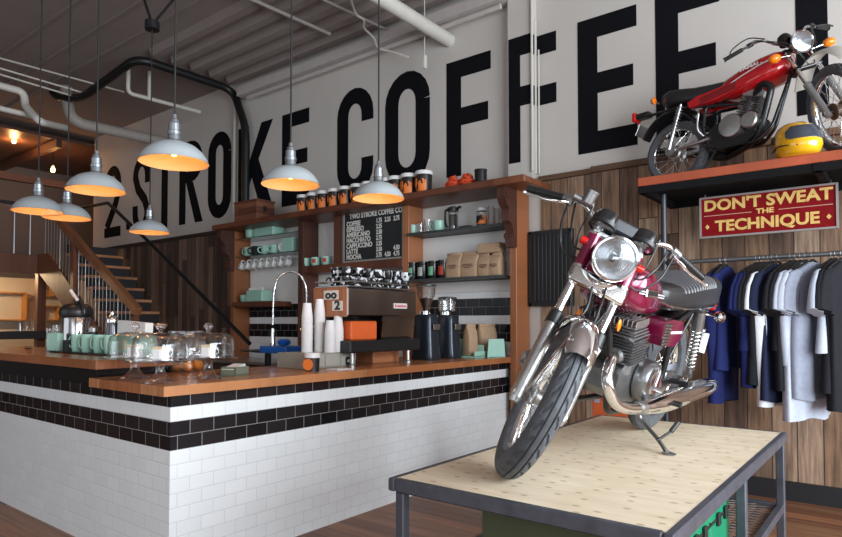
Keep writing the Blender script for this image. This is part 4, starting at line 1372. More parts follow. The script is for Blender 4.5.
# Edison bulbs
for i, (px, py, x) in enumerate(((14, 139, -13.6), (53, 168, -13.6))):
    p = at(px, py, 0, x)
    e = thing('filament_bulb', ('left' if i == 0 else 'right') + ' glowing bare bulb under the brown soffit at far left', 'light bulb', p, 0, 'bare bulbs under the soffit')
    MB().lathe([(.001, -.09), (.03, -.08), (.045, -.045), (.04, -.01), (.02, .03), (.018, .05), (.001, .05)], 16).build('glass_bulb', bulbm, e, smooth=60)
    MB().cyl((0, 0, .04), (0, 0, .11), .024).cyl((0, 0, .10), (0, 0, 4.95 - p.z), .007, n=6).build('socket', BLACK, e, smooth=40)
    d = bpy.data.lights.new('bulb_light', 'POINT')
    d.energy, d.color, d.shadow_soft_size = 20, (1, .45, .16), .05
    lo = bpy.data.objects.new('bulb_light', d); COL.objects.link(lo)
    lo.parent = e; lo.location = (.0, 0, -.14)
e = thing('unseen_hall_lamp', 'unseen shaded lamp under the platform lighting the cream wall', 'lamp', (-13.9, 4.2, 2.5))  # lamp out of view, placed for the warm light on the cream wall
MB().lathe([(.02, 0), (.10, -.10), (.098, -.10), (.018, -.004)], 20).build('lamp_shade', BLACK, e)
d = bpy.data.lights.new('bulb_light', 'POINT')
d.energy, d.color, d.shadow_soft_size = 75, (1, .72, .42), .06
lo = bpy.data.objects.new('bulb_light', d); COL.objects.link(lo)
lo.parent = e; lo.location = (0, 0, -.13)
# wooden box frames on the cream wall
okw = pm('golden_plywood', srgb(200, 140, 70), .5, 0, .1, 12)
for i, (y0, y1, z0, z1) in enumerate(((4.3, 5.32, 1.46, 2.04), (5.56, 5.87, 2.0, 2.34), (5.57, 5.98, 1.46, 1.77))):
    m = MB()
    yc, zc, dd = (y0 + y1) / 2, (z0 + z1) / 2, .22
    m.box((0, y0 - yc, 0), (dd, .03, z1 - z0)).box((0, y1 - yc, 0), (dd, .03, z1 - z0)).box((0, 0, z0 - zc), (dd, y1 - y0, .03)).box((0, 0, z1 - zc), (dd, y1 - y0, .03))
    tag(m.build('box_shelf', okw, smooth=0, loc=(-15.2 + dd / 2, yc, zc)), ('wide pale wooden box shelf on the cream wall at far left', 'upper small golden box shelf under the stair stringer', 'lower small golden box shelf under the stair stringer')[i], 'shelf')
hb = thing('hall_bench', 'long dark bench with stools in front of the cream wall at far left', 'bench', (-12.6, 4.1, 0))
MB().box((0, 0, 1.18), (.5, 2.6, .14)).build('bench_top', pm('dark_bench', srgb(44, 36, 34), .5), hb, smooth=0)
for y in (-1.2, 1.2):
    MB().box((0, y, .56), (.4, .08, 1.10)).build('leg', pm('dark_bench', srgb(44, 36, 34), .5), hb, smooth=0)
for i, y in enumerate((4.35, 4.45, 4.56)):
    tag(MB().lathe([(.001, 0), (.03, 0), (.032, .13 + .03 * i), (.02, .17 + .03 * i), (.001, .17 + .03 * i)], 14).build('glass_bottle', GLASS if i else STEEL, smooth=50, loc=(-12.5, y, 1.25)),
        f'{ORD[i]} from the left of the small vessels on the dark bench at far left', 'bottle')

# ================================================================ RIGHT SIDE: CABINET, SHELF, SIGN, RAIL, SHIRTS
cbm = pm('black_louvre_paint', (.011, .012, .014), .55, 0, .05)
cbn = thing('wall_cabinet', 'flat black louvred cabinet on the boards right of the wooden post', 'cabinet', (-2.785, WY - .05, 1.945))
MB().box((0, 0, 0), (.47, .05, .76), .004).build('body', cbm, cbn, smooth=0)
m = MB()
for k in range(9):
    m.box((-.17 + k * .0425, -.030, 0), (.018, .012, .66), .002)
m.box((0, -.029, .36), (.46, .014, .03)).box((0, -.029, -.36), (.46, .014, .03)).box((-.22, -.029, 0), (.03, .014, .75)).box((.22, -.029, 0), (.03, .014, .75))
m.build('louvred_door', cbm, cbn, smooth=0)

SZ = 2.53
SY0, SY1 = 4.85, WY - .03
msh = thing('display_shelf', 'deep wooden wall shelf on a black steel frame carrying the red motorcycle', 'shelf', (-.2, 5.3, SZ))


def mpart(name, mb, mat, smooth=0):
    o = mb.build(name, mat, None, smooth=smooth)
    o.parent = msh
    o.matrix_parent_inverse = Matrix.Translation((.2, -5.3, -SZ))
    return o


redfir = planks('red_oiled_fir', 'Y', 'X', 0.5, 3.0, [srgb(*c) for c in ((184, 92, 58), (172, 82, 52), (190, 98, 62))], 0.4, 0.0, 0.15, (1.2, 60), contrast=0.45)
mpart('shelf_board', MB().box((.1, (SY0 + SY1) / 2, SZ - .033), (3.48, SY1 - SY0, .066), .004), redfir)
m = MB().box((.1, SY0 + .03, SZ - .095), (3.46, .05, .056)).box((.1, SY1 - .03, SZ - .095), (3.46, .05, .056))
for x in (-1.61, -.45, .7, 1.8):
    m.box((x, (SY0 + SY1) / 2, SZ - .095), (.05, SY1 - SY0, .056))
mpart('steel_frame', m, pm('dull_black_steel', (.008, .008, .009), .8, 0, .1, spec=.1))
mpart('underside_panel', MB().box((.1, (SY0 + SY1) / 2, SZ - .070), (3.4, SY1 - SY0 - .06, .01)), pm('dull_black_steel', (.008, .008, .009), .8, 0, .1, spec=.1))

rl = thing('clothes_rail', 'grey steel pipe clothes rail hanging below the display shelf', 'clothes rail', (-1.49, 5.0, 1.865))
spm = pm('galvanised_pipe', srgb(120, 122, 126), .38, .8, .06)
MB().cyl((0, 0, 0), (2.9, 0, 0), .017, n=16).build('rail', spm, rl, smooth=60)
MB().cyl((0, 0, -1.865), (0, 0, SZ - .123 - 1.865), .021, n=16).build('upright', pm('dark_pipe', srgb(66, 68, 74), .4, .7), rl, smooth=60)
MB().cyl((0, 0, -.03), (0, 0, .03), .028).cyl((0, 0, 0), (.04, 0, 0), .026).build('fitting', BLACK, rl, smooth=40)
MB().cyl((2.9, 0, -1.865), (2.9, 0, SZ - .123 - 1.865), .021, n=16).build('upright', pm('dark_pipe', srgb(66, 68, 74), .4, .7), rl, smooth=60)

sg = thing('motto_sign', "dark red sign with gold lettering DON'T SWEAT THE TECHNIQUE below the shelf", 'sign', (-.83, 5.28, 2.232))
sg.rotation_euler = (0, 0, R(.0))
MB().box((0, 0, 0), (.92, .02, .315)).build('board', pm('sign_red', srgb(122, 14, 20), .8, 0, .12, 12, spec=.15), sg, smooth=0)
m = MB()
for s in (-1, 1):
    m.box((s * .455, -.004, 0), (.014, .028, .325)).box((0, -.004, s * .156), (.90, .028, .014))
m.build('frame', pm('sign_frame', srgb(150, 142, 140), .5, .3), sg, smooth=0)
gold = pm('gold_lettering', srgb(214, 176, 104), .6, 0, .15, 40, spec=.2)


def gtext(b, x, z, s, sx=1.0, bold=.003):
    text(b, s, gold, sg, Matrix(((1, 0, 0, x), (0, 0, -1, -.0115), (0, 1, 0, z), (0, 0, 0, 1))), 'gold_writing', .0012, 'CENTER', sx, bold)


gtext("DON'T SWEAT", 0, .088, .118, 1.09, .004)
gtext('THE', .0, .012, .052, 1.25, .002)
gtext('TECHNIQUE', 0, -.078, .116, 1.07, .004)
ln_ = pm('sign_line', srgb(196, 150, 130), .6)
for s in (-1, 1):
    MB().box((s * .26, -.0115, .012), (.34, .003, .005)).build('painted_line', ln_, sg, smooth=0)
    MB().prism([(-.016, 0), (0, -.02), (.016, 0), (0, .02)], 0, .003, Matrix(((1, 0, 0, s * .405), (0, 0, -1, -.0105), (0, 1, 0, -.075), (0, 0, 0, 1)))).build('painted_diamond', gold, sg, smooth=0)
    MB().cyl((s * .42, 0, .155), (s * .42, 0, .186), .005, n=6).build('hook', STEEL, sg, smooth=60)


def hanger(loc, rz, label):
    h = MB().tube(spline([(-.21, 0, -.115), (-.12, 0, -.075), (-.03, 0, -.045), (0, 0, -.035), (.03, 0, -.045), (.12, 0, -.075), (.21, 0, -.115)], 4), .009, 8, flat=.8).build('hanger', BLACK, smooth=60, loc=loc)
    h.rotation_euler = (0, 0, rz)
    MB().tube([(0, 0, -.04), (0, 0, -.005)] + [(.0215 * math.cos(R(a)) * 1, 0, .0 + .0215 * math.sin(R(a))) for a in (-90 + 0, -60)][:0] +
              [(-.021 * math.sin(R(a)), 0, -.0 + .0215 * math.cos(R(a))) for a in (120, 80, 40, 0, -40, -80, -120)], .0022, 6).build('hook', STEEL, h, smooth=60)
    return tag(h, label, 'hanger', 'black hangers on the pipe rail')


def tshirt(w_, Ln, mat, seed):
    r = random.Random(seed)
    ph = [r.uniform(0, 6.28) for _ in range(6)]
    n = 36
    rings = []
    lv = [(0, .070, .030), (-.012, .085, .034), (-.035, .14, .034), (-.065, .205, .036), (-.10, .232, .040), (-.17, .232, .044), (-.25, .228, .042)]
    k = 9
    for i in range(1, k + 1):
        t = i / k
        lv.append((-.25 - (Ln - .25) * t, .228 - .018 * math.sin(t * 2.4 + ph[0]), .042 + .012 * t))
    for (z, a, d) in lv:
        ring = []
        for j in range(n):
            th = 2 * PI * j / n
            c, s = math.cos(th), math.sin(th)
            x = math.copysign(abs(c) ** .7, c) * a * w_
            f = min(1, max(0, (-z - .08) / .3))
            fold = (.014 * math.sin(x * 34 + ph[1] + z * 1.5) + .009 * math.sin(x * 61 + ph[2] - z * 2)) * f
            y = math.copysign(abs(s) ** .8, s) * d + fold * (1 if s > 0 else .8)
            ring.append((x, y, z + .012 * math.sin(x * 20 + ph[3]) * f))
        rings.append(ring)
    m = MB().loft(rings)
    for sd in (-1, 1):
        pr = []
        for i, (x, z, a, d) in enumerate(((.16, -.075, .055, .030), (.215, -.115, .085, .036), (.255, -.185, .095, .036), (.275, -.27, .098, .040), (.280, -.345, .102, .044))):
            ring = []
            ux, uz = (.75, .66) if i < 2 else (.93, .36)
            for j in range(18):
                th = 2 * PI * j / 18
                o_ = math.cos(th) * a
                ring.append((sd * (x * w_ + o_ * ux * .75), math.sin(th) * d * (1 + .3 * math.sin(o_ * 70 + ph[4])), z + o_ * uz * .75 * 1))
            pr.append(ring)
        m.loft(pr)
    return m.build('t_shirt', mat, smooth=60)


cloth = {}
for nm, c in (('navy blue', (26, 34, 80)), ('dark navy', (28, 33, 56)), ('black', (28, 28, 33)), ('charcoal', (50, 50, 57)), ('light grey', (172, 178, 192)), ('mid grey', (136, 141, 156)), ('white', (206, 208, 214))):
    cloth[nm] = pm('cotton_' + nm.replace(' ', '_'), srgb(*c), .9, 0, .08, 30, .25, spec=.2)
tees = [(721, 'navy blue', .98, 12), (726, 'navy blue', .74, 9), (757, 'navy blue', .86, 22), (761, 'navy blue', .60, 22), (765, 'black', .84, 22), (769, 'black', .80, 22),
        (773, 'white', .98, 22), (778, 'dark navy', .95, 24), (791, 'black', .60, 22), (796, 'black', .88, 22), (801, 'light grey', .70, 22), (806, 'light grey', 1.06, 24),
        (813, 'mid grey', .92, 26), (832, 'light grey', .62, 16), (836, 'black', .88, 16), (842, 'black', .98, 18)]
for i, (px, cn, Ln, tw) in enumerate(tees):
    p = at(px, 265, 1, 5.0)
    rz = R(90 - tw)
    hanger((p.x, 5.0, 1.865 - .0), rz, f'black hanger number {i + 1} from the left on the rail, holding a {cn} shirt'.replace(f'number {i + 1}', (ORD + ['thirteenth', 'fourteenth', 'fifteenth', 'sixteenth'])[i]))
    s = tshirt(.95, Ln, cloth[cn], i)
    s.location = (p.x, 5.0, 1.865 - .055)
    s.rotation_euler = (0, 0, rz)
    tag(s, f'{cn} t-shirt, {(ORD + ["thirteenth", "fourteenth", "fifteenth", "sixteenth"])[i]} from the left on the clothes rail', 't-shirt', 't-shirts on the clothes rail')
    if cn == 'dark navy':
        pass

# helmet
hp = at(797, 157.5, 2, SZ)
hm = thing('helmet', 'yellow full-face helmet with a dark visor on the display shelf', 'helmet', hp, R(-52))
hm.scale = (1.08, 1.08, 1.08)
ylw = pm('yellow_gelcoat', srgb(232, 172, 24), .18, 0, .03, coat=1)
rings = []
for z, cx_, a, b2 in ((0, .01, .115, .095), (.012, .012, .135, .11), (.05, .015, .150, .122), (.10, .008, .152, .128), (.15, -.004, .140, .120), (.19, -.014, .110, .098), (.215, -.02, .070, .064), (.226, -.022, .02, .018)):
    rings.append([(cx_ + a * math.cos(2 * PI * k / 32) * (1.06 if math.cos(2 * PI * k / 32) > 0 and z < .09 else 1), b2 * math.sin(2 * PI * k / 32), z) for k in range(32)])
MB().loft(rings).build('shell', ylw, hm, smooth=60)
vr = []
for z, rr in ((.085, .158), (.10, .1590), (.14, .152), (.165, .142), (.172, .135)):
    hw = 62 if .09 < z < .16 else 52
    vr.append([((.008 if z < .12 else -.002) + rr * math.cos(R(-hw + 2 * hw * k / 16)), rr * .86 * math.sin(R(-hw + 2 * hw * k / 16)), z) for k in range(17)] +
              [((.008 if z < .12 else -.002) + (rr - .03) * math.cos(R(hw - 2 * hw * k / 16)), (rr - .03) * .86 * math.sin(R(hw - 2 * hw * k / 16)), z) for k in range(17)])
MB().loft(vr).build('visor', pm('smoked_visor', srgb(70, 76, 86), .12, .3), hm, smooth=40)
for s in (-1, 1):
    MB().lathe([(.001, 0), (.024, 0), (.022, .008), (.001, .010)], 16, TM(-.045, s * .120, .115) @ RX(-90 * s)).build('visor_pivot', BLACK, hm, smooth=40)
MB().tube(spline([(.135, -.075, .20 - .155), (.03, -.131, .06), (-.09, -.105, .05)], 6), .004, 6).tube(spline([(.135, .075, .045), (.03, .131, .06), (-.09, .105, .05)], 6), .004, 6).build('trim_stripe', BLACK, hm, smooth=60)

# orange case behind the table
obx = thing('dark_plinth', 'dark wooden box on the floor behind the table, under the orange case', 'box', (-1.60, 4.32, 0))
MB().box((0, 0, .345), (.44, .40, .69)).build('body', darkpost, obx, smooth=0)
oc = thing('orange_case', 'orange metal case with dark slots seen behind the table', 'case', (-1.61, 4.32, .691))
MB().box((.01, 0, .13), (.28, .34, .26), .012).build('body', ORANGE, oc, smooth=0)
m = MB()
for k in range(3):
    m.box((.03 + .03 * k, -.171, .18 - .035 * k), (.16, .004, .010))
m.build('slots', BLACK, oc, smooth=0)
MB().box((-.09, -.172, .18), (.035, .004, .045)).build('sticker', pm('blue_sticker', srgb(150, 170, 200), .5), oc, smooth=0)

# ================================================================ DISPLAY TABLE
TX0, TX1, TY0, TY1, TZ = -1.595, -.527, 1.83, 3.93, .80
ply = bpy.data.materials.new('birch_plywood')
N, L, b_ = nt(ply)
tc = N.new('ShaderNodeTexCoord')
mp = N.new('ShaderNodeMapping'); mp.inputs['Scale'].default_value = (3.5, 14, 1)
L.new(tc.outputs['Object'], mp.inputs[0])
nz = N.new('ShaderNodeTexNoise'); nz.inputs['Scale'].default_value = 1.2; nz.inputs['Detail'].default_value = 6
L.new(mp.outputs[0], nz.inputs['Vector'])
cr = N.new('ShaderNodeValToRGB')
cr.color_ramp.elements[0].position = .3; cr.color_ramp.elements[0].color = (*srgb(220, 200, 170), 1)
cr.color_ramp.elements[1].position = .7; cr.color_ramp.elements[1].color = (*srgb(238, 222, 196), 1)
L.new(nz.outputs['Fac'], cr.inputs[0])
mp2 = N.new('ShaderNodeMapping'); mp2.inputs['Scale'].default_value = (6.5, 11.5, 1)
L.new(tc.outputs['Object'], mp2.inputs[0])
vo = N.new('ShaderNodeTexVoronoi'); vo.voronoi_dimensions = '2D'; vo.inputs['Scale'].default_value = 1.15; vo.inputs['Randomness'].default_value = .8
L.new(mp2.outputs[0], vo.inputs['Vector'])
kn = N.new('ShaderNodeValToRGB')
kn.color_ramp.elements[0].position = .06; kn.color_ramp.elements[0].color = (1, 1, 1, 1)
kn.color_ramp.elements[1].position = .13; kn.color_ramp.elements[1].color = (0, 0, 0, 1)
L.new(vo.outputs['Distance'], kn.inputs[0])
mk = N.new('ShaderNodeMix'); mk.data_type = 'RGBA'
L.new(math_node(N, L, 'MULTIPLY', kn.outputs[0], .62), mk.inputs['Factor'])
L.new(cr.outputs[0], mk.inputs['A']); mk.inputs['B'].default_value = (*srgb(150, 112, 84), 1)
L.new(mk.outputs['Result'], b_.inputs['Base Color'])
b_.inputs['Roughness'].default_value = .55
framem = pm('raw_blue_steel', srgb(92, 94, 104), .38, .55, .25, 12, .1)
tb = thing('display_table', 'steel framed display table with a knotty plywood top under the maroon motorcycle', 'table', ((TX0 + TX1) / 2, (TY0 + TY1) / 2, 0))


def tpart(name, mb, mat, smooth=0):
    o = mb.build(name, mat, None, smooth=smooth)
    o.parent = tb
    o.matrix_parent_inverse = Matrix.Translation((-(TX0 + TX1) / 2, -(TY0 + TY1) / 2, 0))
    return o


cxm, cym = (TX0 + TX1) / 2, (TY0 + TY1) / 2
tpart('plywood_top', MB().box((cxm, cym, TZ - .010), (TX1 - TX0 - .05, TY1 - TY0 - .05, .02)), ply)
m = MB()
for x in (TX0 + .016, TX1 - .016):
    m.box((x, cym, TZ - .024), (.034, TY1 - TY0, .050), .006)
for y in (TY0 + .016, TY1 - .016):
    m.box((cxm, y, TZ - .024), (TX1 - TX0 - .068, .034, .050), .006)
tpart('top_frame', m, framem)
for (x, y) in ((TX0 + .05, TY0 + .03), (TX1 - .03, TY0 + .09), (TX0 + .05, TY1 - .03), (TX1 - .03, TY1 - .05), (TX1 - .03, 2.88)):
    tpart('leg', MB().box((x, y, .485), (.040, .040, .53), .004), framem)
    if y != 2.88:
        c = MB().cyl((x, y, .20), (x, y, .24), .030).box((x, y, .19), (.06, .07, .02), .003).box((x - .028, y, .13), (.005, .06, .12)).box((x + .028, y, .13), (.005, .06, .12))
        co = tpart('caster', c, CHROME, 40)
        wo = MB().cyl((x - .022, y, .085), (x + .022, y, .085), .085, n=28).build('wheel', RUBBER, None, smooth=40)
        wo.parent = co
mesh_m = bpy.data.materials.new('expanded_steel_mesh')
N, L, b_ = nt(mesh_m)
b_.inputs['Base Color'].default_value = (*srgb(110, 100, 96), 1); b_.inputs['Metallic'].default_value = .6; b_.inputs['Roughness'].default_value = .5
m = MB()
zs = .40
for k in range(-40, 60):
    x0 = TX0 + .05
    a = [(x0, TY0 + k * .05 * 1.0, zs), (TX1 - .05, TY0 + k * .05 + (TX1 - TX0 - .1) * .5, zs)]
    for sgn in (1, -1):
        pts = []
        for (x, y, z) in (a if sgn == 1 else [(x0, a[1][1], zs), (TX1 - .05, a[0][1], zs)]):
            pts.append([x, y, z])
        # clip in y
        (xa, ya, _), (xb_, yb_, _) = pts
        lo_, hi_ = TY0 + .04, TY1 - .05
        if max(ya, yb_) < lo_ or min(ya, yb_) > hi_ or abs(yb_ - ya) < 1e-6:
            continue
        t0 = (lo_ - ya) / (yb_ - ya); t1 = (hi_ - ya) / (yb_ - ya)
        if t0 > t1: t0, t1 = t1, t0
        t0, t1 = max(0, t0), min(1, t1)
        if t1 - t0 < .02: continue
        q0 = (xa + (xb_ - xa) * t0, ya + (yb_ - ya) * t0, zs + .001 * sgn); q1 = (xa + (xb_ - xa) * t1, ya + (yb_ - ya) * t1, zs + .001 * sgn)
        m.cyl(q0, q1, .0035, n=4)
tpart('mesh_shelf', m, mesh_m)
m = MB()
for x in (TX0 + .03, TX1 - .03):
    m.box((x, cym, zs), (.035, TY1 - TY0 - .12, .04), .004)
for y in (TY0 + .06, TY1 - .05, 2.88):
    m.box((cxm, y, zs), (TX1 - TX0 - .06, .035, .04), .004)
tpart('shelf_frame', m, framem)
ol = thing('olive_chest', 'dark olive metal chest on the lower shelf at the front of the table', 'chest', (-.95, 2.10, zs + .021))
MB().box((0, 0, .155), (.60, .28, .30), .006).build('body', pm('olive_paint', srgb(62, 70, 48), .5, 0, .08), ol, smooth=0)
MB().box((0, 0, .315), (.61, .29, .02), .004).build('lid', pm('olive_paint', srgb(62, 70, 48), .5, 0, .08), ol, smooth=0)
for i, y in enumerate((2.42, 2.75)):
    gc = thing('green_case', ('front' if i == 0 else 'rear') + ' green case with black latches on the lower shelf of the table', 'case', (-.83, y, zs + .021), 0, 'green cases under the table')
    gm = pm('bright_green_paint', srgb(8, 120, 84), .35, 0, .05)
    MB().box((0, 0, .14), (.44, .31, .28), .008).build('body', gm, gc, smooth=0)
    MB().box((0, 0, .20), (.448, .316, .012), .002).build('seam', BLACK, gc, smooth=0)
    for yy in (-.06, .06):
        MB().box((.226, yy, .20), (.014, .035, .05), .003).build('latch', BLACK, gc, smooth=0)

# ================================================================ MOTORCYCLES
XZ = Matrix(((1, 0, 0, 0), (0, 0, -1, 0), (0, 1, 0, 0), (0, 0, 0, 1)))     # turned shape about Z -> about Y


def tyre_mb(Rr, wd, rim, kind, N_=360):
    """tyre turned about the wheel axle (Y), tread cut into its surface"""
    hw = wd / 2
    prof = []
    n = 40
    for i in range(n + 1):
        a = PI * i / n               # one bead over the crown to the other
        s = -math.cos(a)
        prof.append((s, max(0.0, math.sin(a))))
    h = Rr - rim
    rings = []
    for k in range(N_):
        ph = 2 * PI * k / N_
        ring = []
        for (s, u) in prof:
            y = s * hw * (1 if u > .25 else .80 + .8 * u)
            r = rim - .006 + (h + .006) * (u ** .62)
            d = 0.0
            if kind == 'road':
                if u > .55:
                    if .17 < abs(s) < .25: d = .007
                    f = (k % 12) / 12
                    if .32 < abs(s) < .66:
                        sh = (abs(s) - .32) * 1.6
                        if abs((f + sh + (.5 if s > 0 else 0)) % 1.0 - .5) < .17: d = .006
            else:
                if u > .42:
                    b = int((s + 1) / 2 * 6.999)
                    gy = ((s + 1) / 2 * 7) % 1
                    gk = ((k + (6 if b % 2 else 0)) % 12)
                    if gy < .28 or gk < 4: d = .010
            ring.append(((r - d) * math.cos(ph), y, (r - d) * math.sin(ph)))
        # inner bead
        ring.append(((rim - .012) * math.cos(ph), hw * .6, (rim - .012) * math.sin(ph)))
        ring.append(((rim - .012) * math.cos(ph), -hw * .6, (rim - .012) * math.sin(ph)))
        rings.append(ring)
    return MB().loft(rings, False, True)


def wheel(root, name, c, Rr, wd, rim, M, kind, hubr, hubw, disc=None, mt=None, spoke_n=36):
    T = (M or Matrix.Identity(4)) @ TM(*c)
    rm = MB().lathe([(rim, -wd * .36), (rim + .004, -wd * .33), (rim - .004, -wd * .24), (rim - .016, -wd * .12), (rim - .019, 0), (rim - .016, wd * .12), (rim - .004, wd * .24), (rim + .004, wd * .33), (rim, wd * .36),
                     (rim - .006, wd * .22), (rim - .014, 0), (rim - .006, -wd * .22)], 72, XZ, True).build(name, CHROME, root, M=T, smooth=50)
    tyre_mb(Rr, wd, rim + .004, kind).build('tyre', RUBBER, rm, M=T, smooth=40)
    sp_ = MB()
    for i in range(spoke_n):
        a = 2 * PI * i / spoke_n
        sd = 1 if i % 2 else -1
        b = a + (.36 if (i // 2) % 2 else -.36)
        sp_.cyl((hubr * math.cos(a), sd * hubw * .42, hubr * math.sin(a)), ((rim - .012) * math.cos(b), sd * .006, (rim - .012) * math.sin(b)), .0019, n=6, caps=False)
    sp_.build('spokes', CHROME, rm, M=T, smooth=60)
    MB().lathe([(.001, -hubw / 2), (hubr * .8, -hubw / 2), (hubr, -hubw * .42), (hubr, -hubw * .34), (hubr * .7, -hubw * .25), (hubr * .7, hubw * .25), (hubr, hubw * .34), (hubr, hubw * .42), (hubr * .8, hubw / 2), (.001, hubw / 2)], 28, XZ).build('hub', mt or ALU, rm, M=T, smooth=30)
    if disc:
        y, r0 = disc
        MB().lathe([(r0 * .45, y - .003), (r0, y - .003), (r0, y + .003), (r0 * .45, y + .003)], 48, XZ, True).build('brake_disc', STEEL, rm, M=T, smooth=30)
    MB().cyl((0, -hubw / 2 - .05, 0), (0, hubw / 2 + .05, 0), .009, n=12).cyl((0, -hubw / 2 - .065, 0), (0, -hubw / 2 - .045, 0), .016, n=6).cyl((0, hubw / 2 + .045, 0), (0, hubw / 2 + .065, 0), .016, n=6).build('axle', STEEL, rm, M=T, smooth=30)
    return rm


def fender(c, r, wd, a0, a1, n=28, roll=.35, lip=.010, th=.003):
    """curved mudguard: arc from angle a0 to a1 (degrees, 0 = forward, 90 = up) with rounded section"""
    rings = []
    for i in range(n + 1):
        a = R(a0 + (a1 - a0) * i / n)
        tp_f = 1 if 0 < i < n else .9
        ring = []
        for q in (0, 1):
            rr = r - q * th
            xs = range(11) if q == 0 else range(10, -1, -1)
            for k in xs:
                s = -1 + 2 * k / 10
                dr = -wd * roll * (abs(s) ** 3.0)
                ring.append((c[0] + (rr + dr) * math.cos(a), c[1] + s * (wd / 2 - q * th) * tp_f, c[2] + (rr + dr) * math.sin(a)))
        rings.append(ring)
    return MB().loft(rings)


def coilspring(m, p0, p1, r, wire, turns, n=10):
    p0, p1 = Vector(p0), Vector(p1)
    ax = (p1 - p0).normalized(); u = ax.orthogonal().normalized(); v = ax.cross(u)
    pts = [p0.lerp(p1, i / (turns * n)) + (u * math.cos(2 * PI * i / n) + v * math.sin(2 * PI * i / n)) * r for i in range(turns * n + 1)]
    return m.tube(pts, wire, 6)


def tankloft(secs, n=28, e=.62):
    """secs: (x, z_bottom, z_top, half_width) cross sections, rounded top, flatter bottom"""
    rings = []
    for (x, zb, zt, hw) in secs:
        ring = []
        for k in range(n):
            a = 2 * PI * k / n
            c, s = math.cos(a), math.sin(a)
            y = math.copysign(abs(c) ** e, c) * hw
            z = (zb + zt) / 2 + math.copysign(abs(s) ** (e if s > 0 else .45), s) * (zt - zb) / 2
            ring.append((x, y, z))
        rings.append(ring)
    return MB().loft(rings)


def fins(m, x0, x1, y0, y1, z0, z1, n, th=.004, tilt=0, b=.0):
    for i in range(n):
        z = z0 + (z1 - z0) * (i + .5) / n
        k = 1 - .10 * abs(2 * (i + .5) / n - 1)
        cx_, cy_ = (x0 + x1) / 2, (y0 + y1) / 2
        m.box((cx_, cy_, z), ((x1 - x0) * k, (y1 - y0) * (.97 + .03 * k), th), .0015, M=None)
    return m


def steerM(a, o, rake):
    ax = Vector((-math.sin(R(rake)), 0, math.cos(R(rake))))
    return TM(*o) @ Matrix.Rotation(a, 4, ax) @ TM(*(-Vector(o)))


# ---------------------------------------------------------------- maroon road motorcycle on the table
BX, BY, BZ, BH, BL, BS, BSC = -1.190, 3.568, .801, -1.612, .258, .640, 1.03
bk = thing('motorcycle', 'maroon and chrome road motorcycle leaning on its side stand on the plywood table', 'motorcycle', (BX, BY, BZ))
bk.rotation_euler = (-BL, 0, BH)
bk.scale = (BSC, BSC, BSC)
RK = 27.5
SM = steerM(BS, (1.427, 0, 0), RK)
ua = Vector((-math.sin(R(RK)), 0, math.cos(R(RK))))      # up the fork
uf = Vector((math.cos(R(RK)), 0, math.sin(R(RK))))       # ahead of the fork
AX = Vector((1.335, 0, .316))
RW = .323


def fk(l, y=0.0, f=0.0):
    """point up the fork from the front axle"""
    p = AX + ua * l + uf * f
    return (p.x, y, p.z)


darkalu = pm('dark_cast_metal', (.27, .27, .275), .32, .9, .15, 25)
seatm = pm('black_vinyl', (.018, .018, .020), .32, 0, .1, 30, .1)
wheel(bk, 'front_wheel', tuple(AX), RW, .100, .236, SM, 'road', .045, .10, (-.058, .135))
wheel(bk, 'rear_wheel', (0, 0, .315), .315, .098, .228, None, 'road', .075, .13)

# fork
for s in (-1, 1):
    y = s * .092
    MB().cyl(fk(-.035, y), fk(.30, y), .0265, .0255, 20).cyl(fk(-.055, y), fk(-.030, y), .018, .026, 16).cyl(fk(-.02, y, .0), fk(-.02, y + s * .02, 0), .022, n=14).build('fork_slider', ALU, bk, M=SM, smooth=40)
    MB().cyl(fk(.285, y), fk(.335, y), .031, .027, 20).cyl(fk(.335, y), fk(.345, y), .024, .018, 20).build('dust_cover', BLACK, bk, M=SM, smooth=40)
    MB().cyl(fk(.33, y), fk(.60, y), .0175, n=20).build('fork_tube', CHROME, bk, M=SM, smooth=60)
    e_ = MB().cyl(fk(.545, y), fk(.70, y), .0285, n=20).build('headlight_ear', MAROON, bk, M=SM, smooth=50)
    MB().cyl(fk(.695, y), fk(.705, y), .030, n=20).cyl(fk(.540, y), fk(.55, y), .030, n=20).build('ring', CHROME, e_, M=SM, smooth=40)
    MB().cyl(fk(.655, y + s * .020, .01), fk(.655, y + s * .046, .01), .016, n=18).build('side_reflector', REDLENS, bk, M=SM, smooth=40)
MB().box(fk(.505, 0, .020), (.036, .235, .068), .008, M=TM(*fk(.505, 0, .020)) @ RY(-RK) @ TM(*(-Vector(fk(.505, 0, .020))))).cyl(fk(.500, -.092), fk(.540, -.092), .030, n=20).cyl(fk(.500, .092), fk(.540, .092), .030, n=20).build('lower_fork_bracket', CHROME, bk, M=SM, smooth=40)
MB().box(fk(.715, 0, -.01), (.06, .225, .022), .005, M=TM(*fk(.715, 0)) @ RY(-RK) @ TM(*(-Vector(fk(.715, 0))))).cyl(fk(.705, -.092), fk(.735, -.092), .021, n=16).cyl(fk(.705, .092), fk(.735, .092), .021, n=16).build('top_fork_bracket', ALU, bk, M=SM, smooth=40)
MB().cyl((.965, 0, .72), (.900, 0, .86), .028, n=16).build('steering_head', BLACKPAINT, bk, smooth=40)
